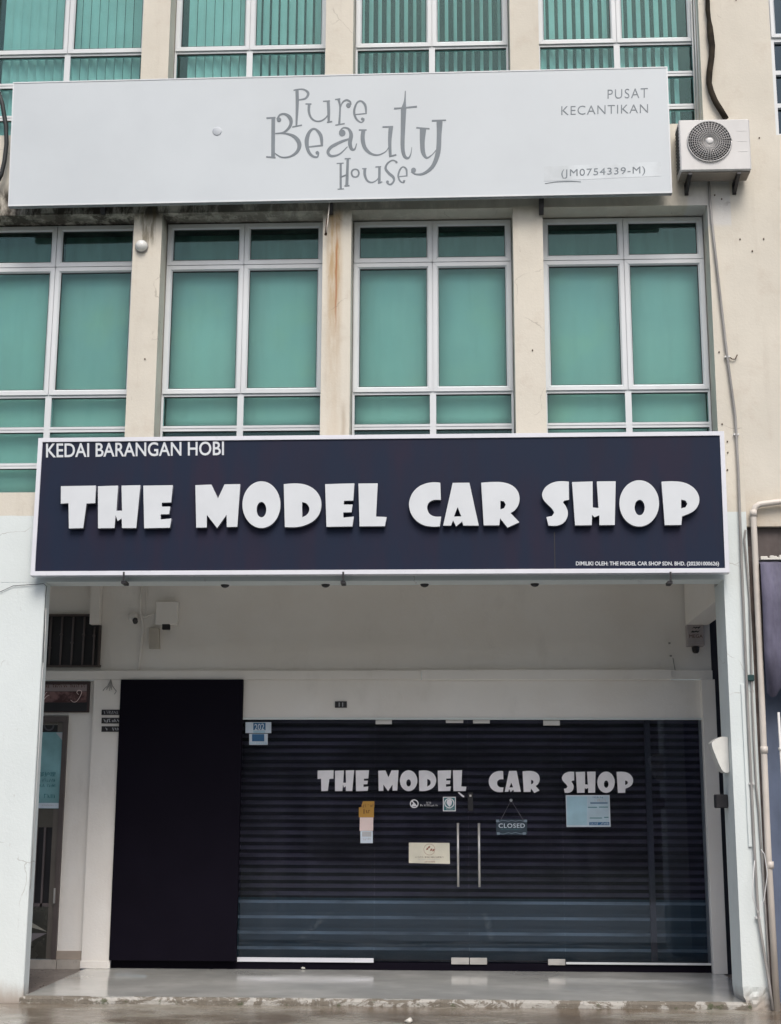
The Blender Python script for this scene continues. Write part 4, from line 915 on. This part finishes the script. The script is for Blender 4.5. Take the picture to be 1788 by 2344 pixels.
t = mb.build('bulkhead_lamp', simple('pearl_glass', (.72, .73, .70), .12)); tag(t, 'round pearly bulkhead lamp on the pier between the first two middle windows', 'lamp')
MB().lathe((x, 0, zz), [(.064, 0), (.064, -.02), (.059, -.022)], 24).build('rim', M_conduit, t)
t = MB().tube(wl([(754, 458), (753, 480), (750, 510), (747, 532)], -.12), .006, 6).build('hanging_rod', M_pvc); tag(t, 'thin rod hanging from the upper sign in front of the third pier', 'rod')
MB().tube(wl([(749, 500), (746.5, 530), (745.5, 538)], -.10), [.007, .011, .013], 6).build('rusty_tip', simple('rust', (.07, .035, .02), .9), t)
t = MB().tube([(-4.6, -.012, 3.42)] + wl([(0, 1355), (30, 1341), (100, 1336), (107, 1342)], -.012) + [(-3.093, -.006, 3.5), (-3.09, .02, 2.9)], .0028, 5).build('thin_wire', M_cabblk); tag(t, 'thin dark wire sagging across the top of the left pillar', 'wire')
t = MB().tube([(-3.094, .03, 3.4), (-3.088, .03, 3.15), (-3.095, .03, 2.7), (-3.09, .03, 2.2), (-3.095, .03, .9)], .004, 6).build('white_wire', M_plastic); tag(t, 'white wire running down the inner edge of the left pillar', 'wire')
# bolts and brackets left in the right wall
mb = MB()
for u, v in ((1652, 456), (1636, 447), (1694, 548), (1748, 547), (1722, 575), (1646, 806), (1653, 971), (1683, 971), (1665, 1011), (1666, 1036), (1665, 1076), (1738, 316), (1685, 0), (332, 822), (1219, 802)):
    x, zz = at(u, v, 0); mb.box(x-.006, x+.006, -.010, .002, zz-.007, zz+.007, .002)
mb.tube(wl([(1668, 816), (1676, 822), (1683, 822), (1688, 812)], -.02), .006, 5)
t = mb.build('wall_anchors', simple('rusty_steel', (.10, .07, .05), .8)); tag(t, 'scattered rusty anchor stubs left in the cream facade', 'anchors', kind='stuff')
# litter
mb = MB()
def crumple(u, v, zf, s):
    d = cam_dir((u-894)/FPX, -(v-1172)/FPX); t_ = (zf-CAM[2])/d.z; x, y = CAM[0]+d.x*t_, CAM[1]+d.y*t_
    m_ = MB(); m_.lathe((x, y, zf), [(s*.5, 0), (s, s*.3), (s*.7, s*.8), (s*.2, s)], 7, 'z')
    for q_ in m_.bm.verts: q_.co += Vector((random.uniform(-s, s)*.3, random.uniform(-s, s)*.3, random.uniform(0, s)*.3))
    return m_
t = crumple(694, 2219, .0, .022).build('paper_scrap', M_paper); tag(t, 'white crumpled paper scrap on the walkway below the glass', 'litter')
t = crumple(937, 2342, -.056, .034).build('paper_scrap', M_paper); tag(t, 'white crumpled paper scrap on the wet ground at the bottom edge', 'litter')

# ------------------------------------------------------------------ dark tree line across the road: only its reflection in the glass shows
mb = MB(); rnd = random.Random(5)
for i_ in range(60):
    for j_ in range(14):
        V_ = []
        for di, dj in ((0, 0), (1, 0), (1, 1), (0, 1)):
            X_ = -42+84*(i_+di)/60; Z_ = -.4+8.2*(j_+dj)/14
            V_.append(mb.bm.verts.new((X_, -31.5+.7*math.sin(X_*1.9+Z_*2.3)+.5*math.sin(X_*.7-Z_*3.1), Z_+.5*math.sin(X_*1.3)*(1 if j_+dj == 14 else 0))))
        mb.bm.faces.new(V_)
for k in range(14000):
    x = rnd.uniform(-38, 38); y = rnd.uniform(-31, -27); hmax = 6.5 + 1.5*math.sin(x*.35) + math.sin(x*1.3)
    zc = rnd.uniform(-.2, hmax); s_ = rnd.uniform(.25, .5)
    n_ = Vector((rnd.gauss(0, 1), rnd.gauss(0, 1), rnd.gauss(0, 1))).normalized(); a_ = n_.orthogonal().normalized()*s_; b_ = n_.cross(a_).normalized()*s_
    c_ = Vector((x, y, zc)); mb.bm.faces.new([mb.bm.verts.new(c_+p) for p in (a_, b_*.7, -a_, -b_*.7)])
t = mb.build('tree_belt', simple('foliage', (.045, .075, .03), .8, 0, .4, 2)); tag(t, 'dark belt of trees across the road, seen only mirrored in the glass', 'trees', kind='stuff')
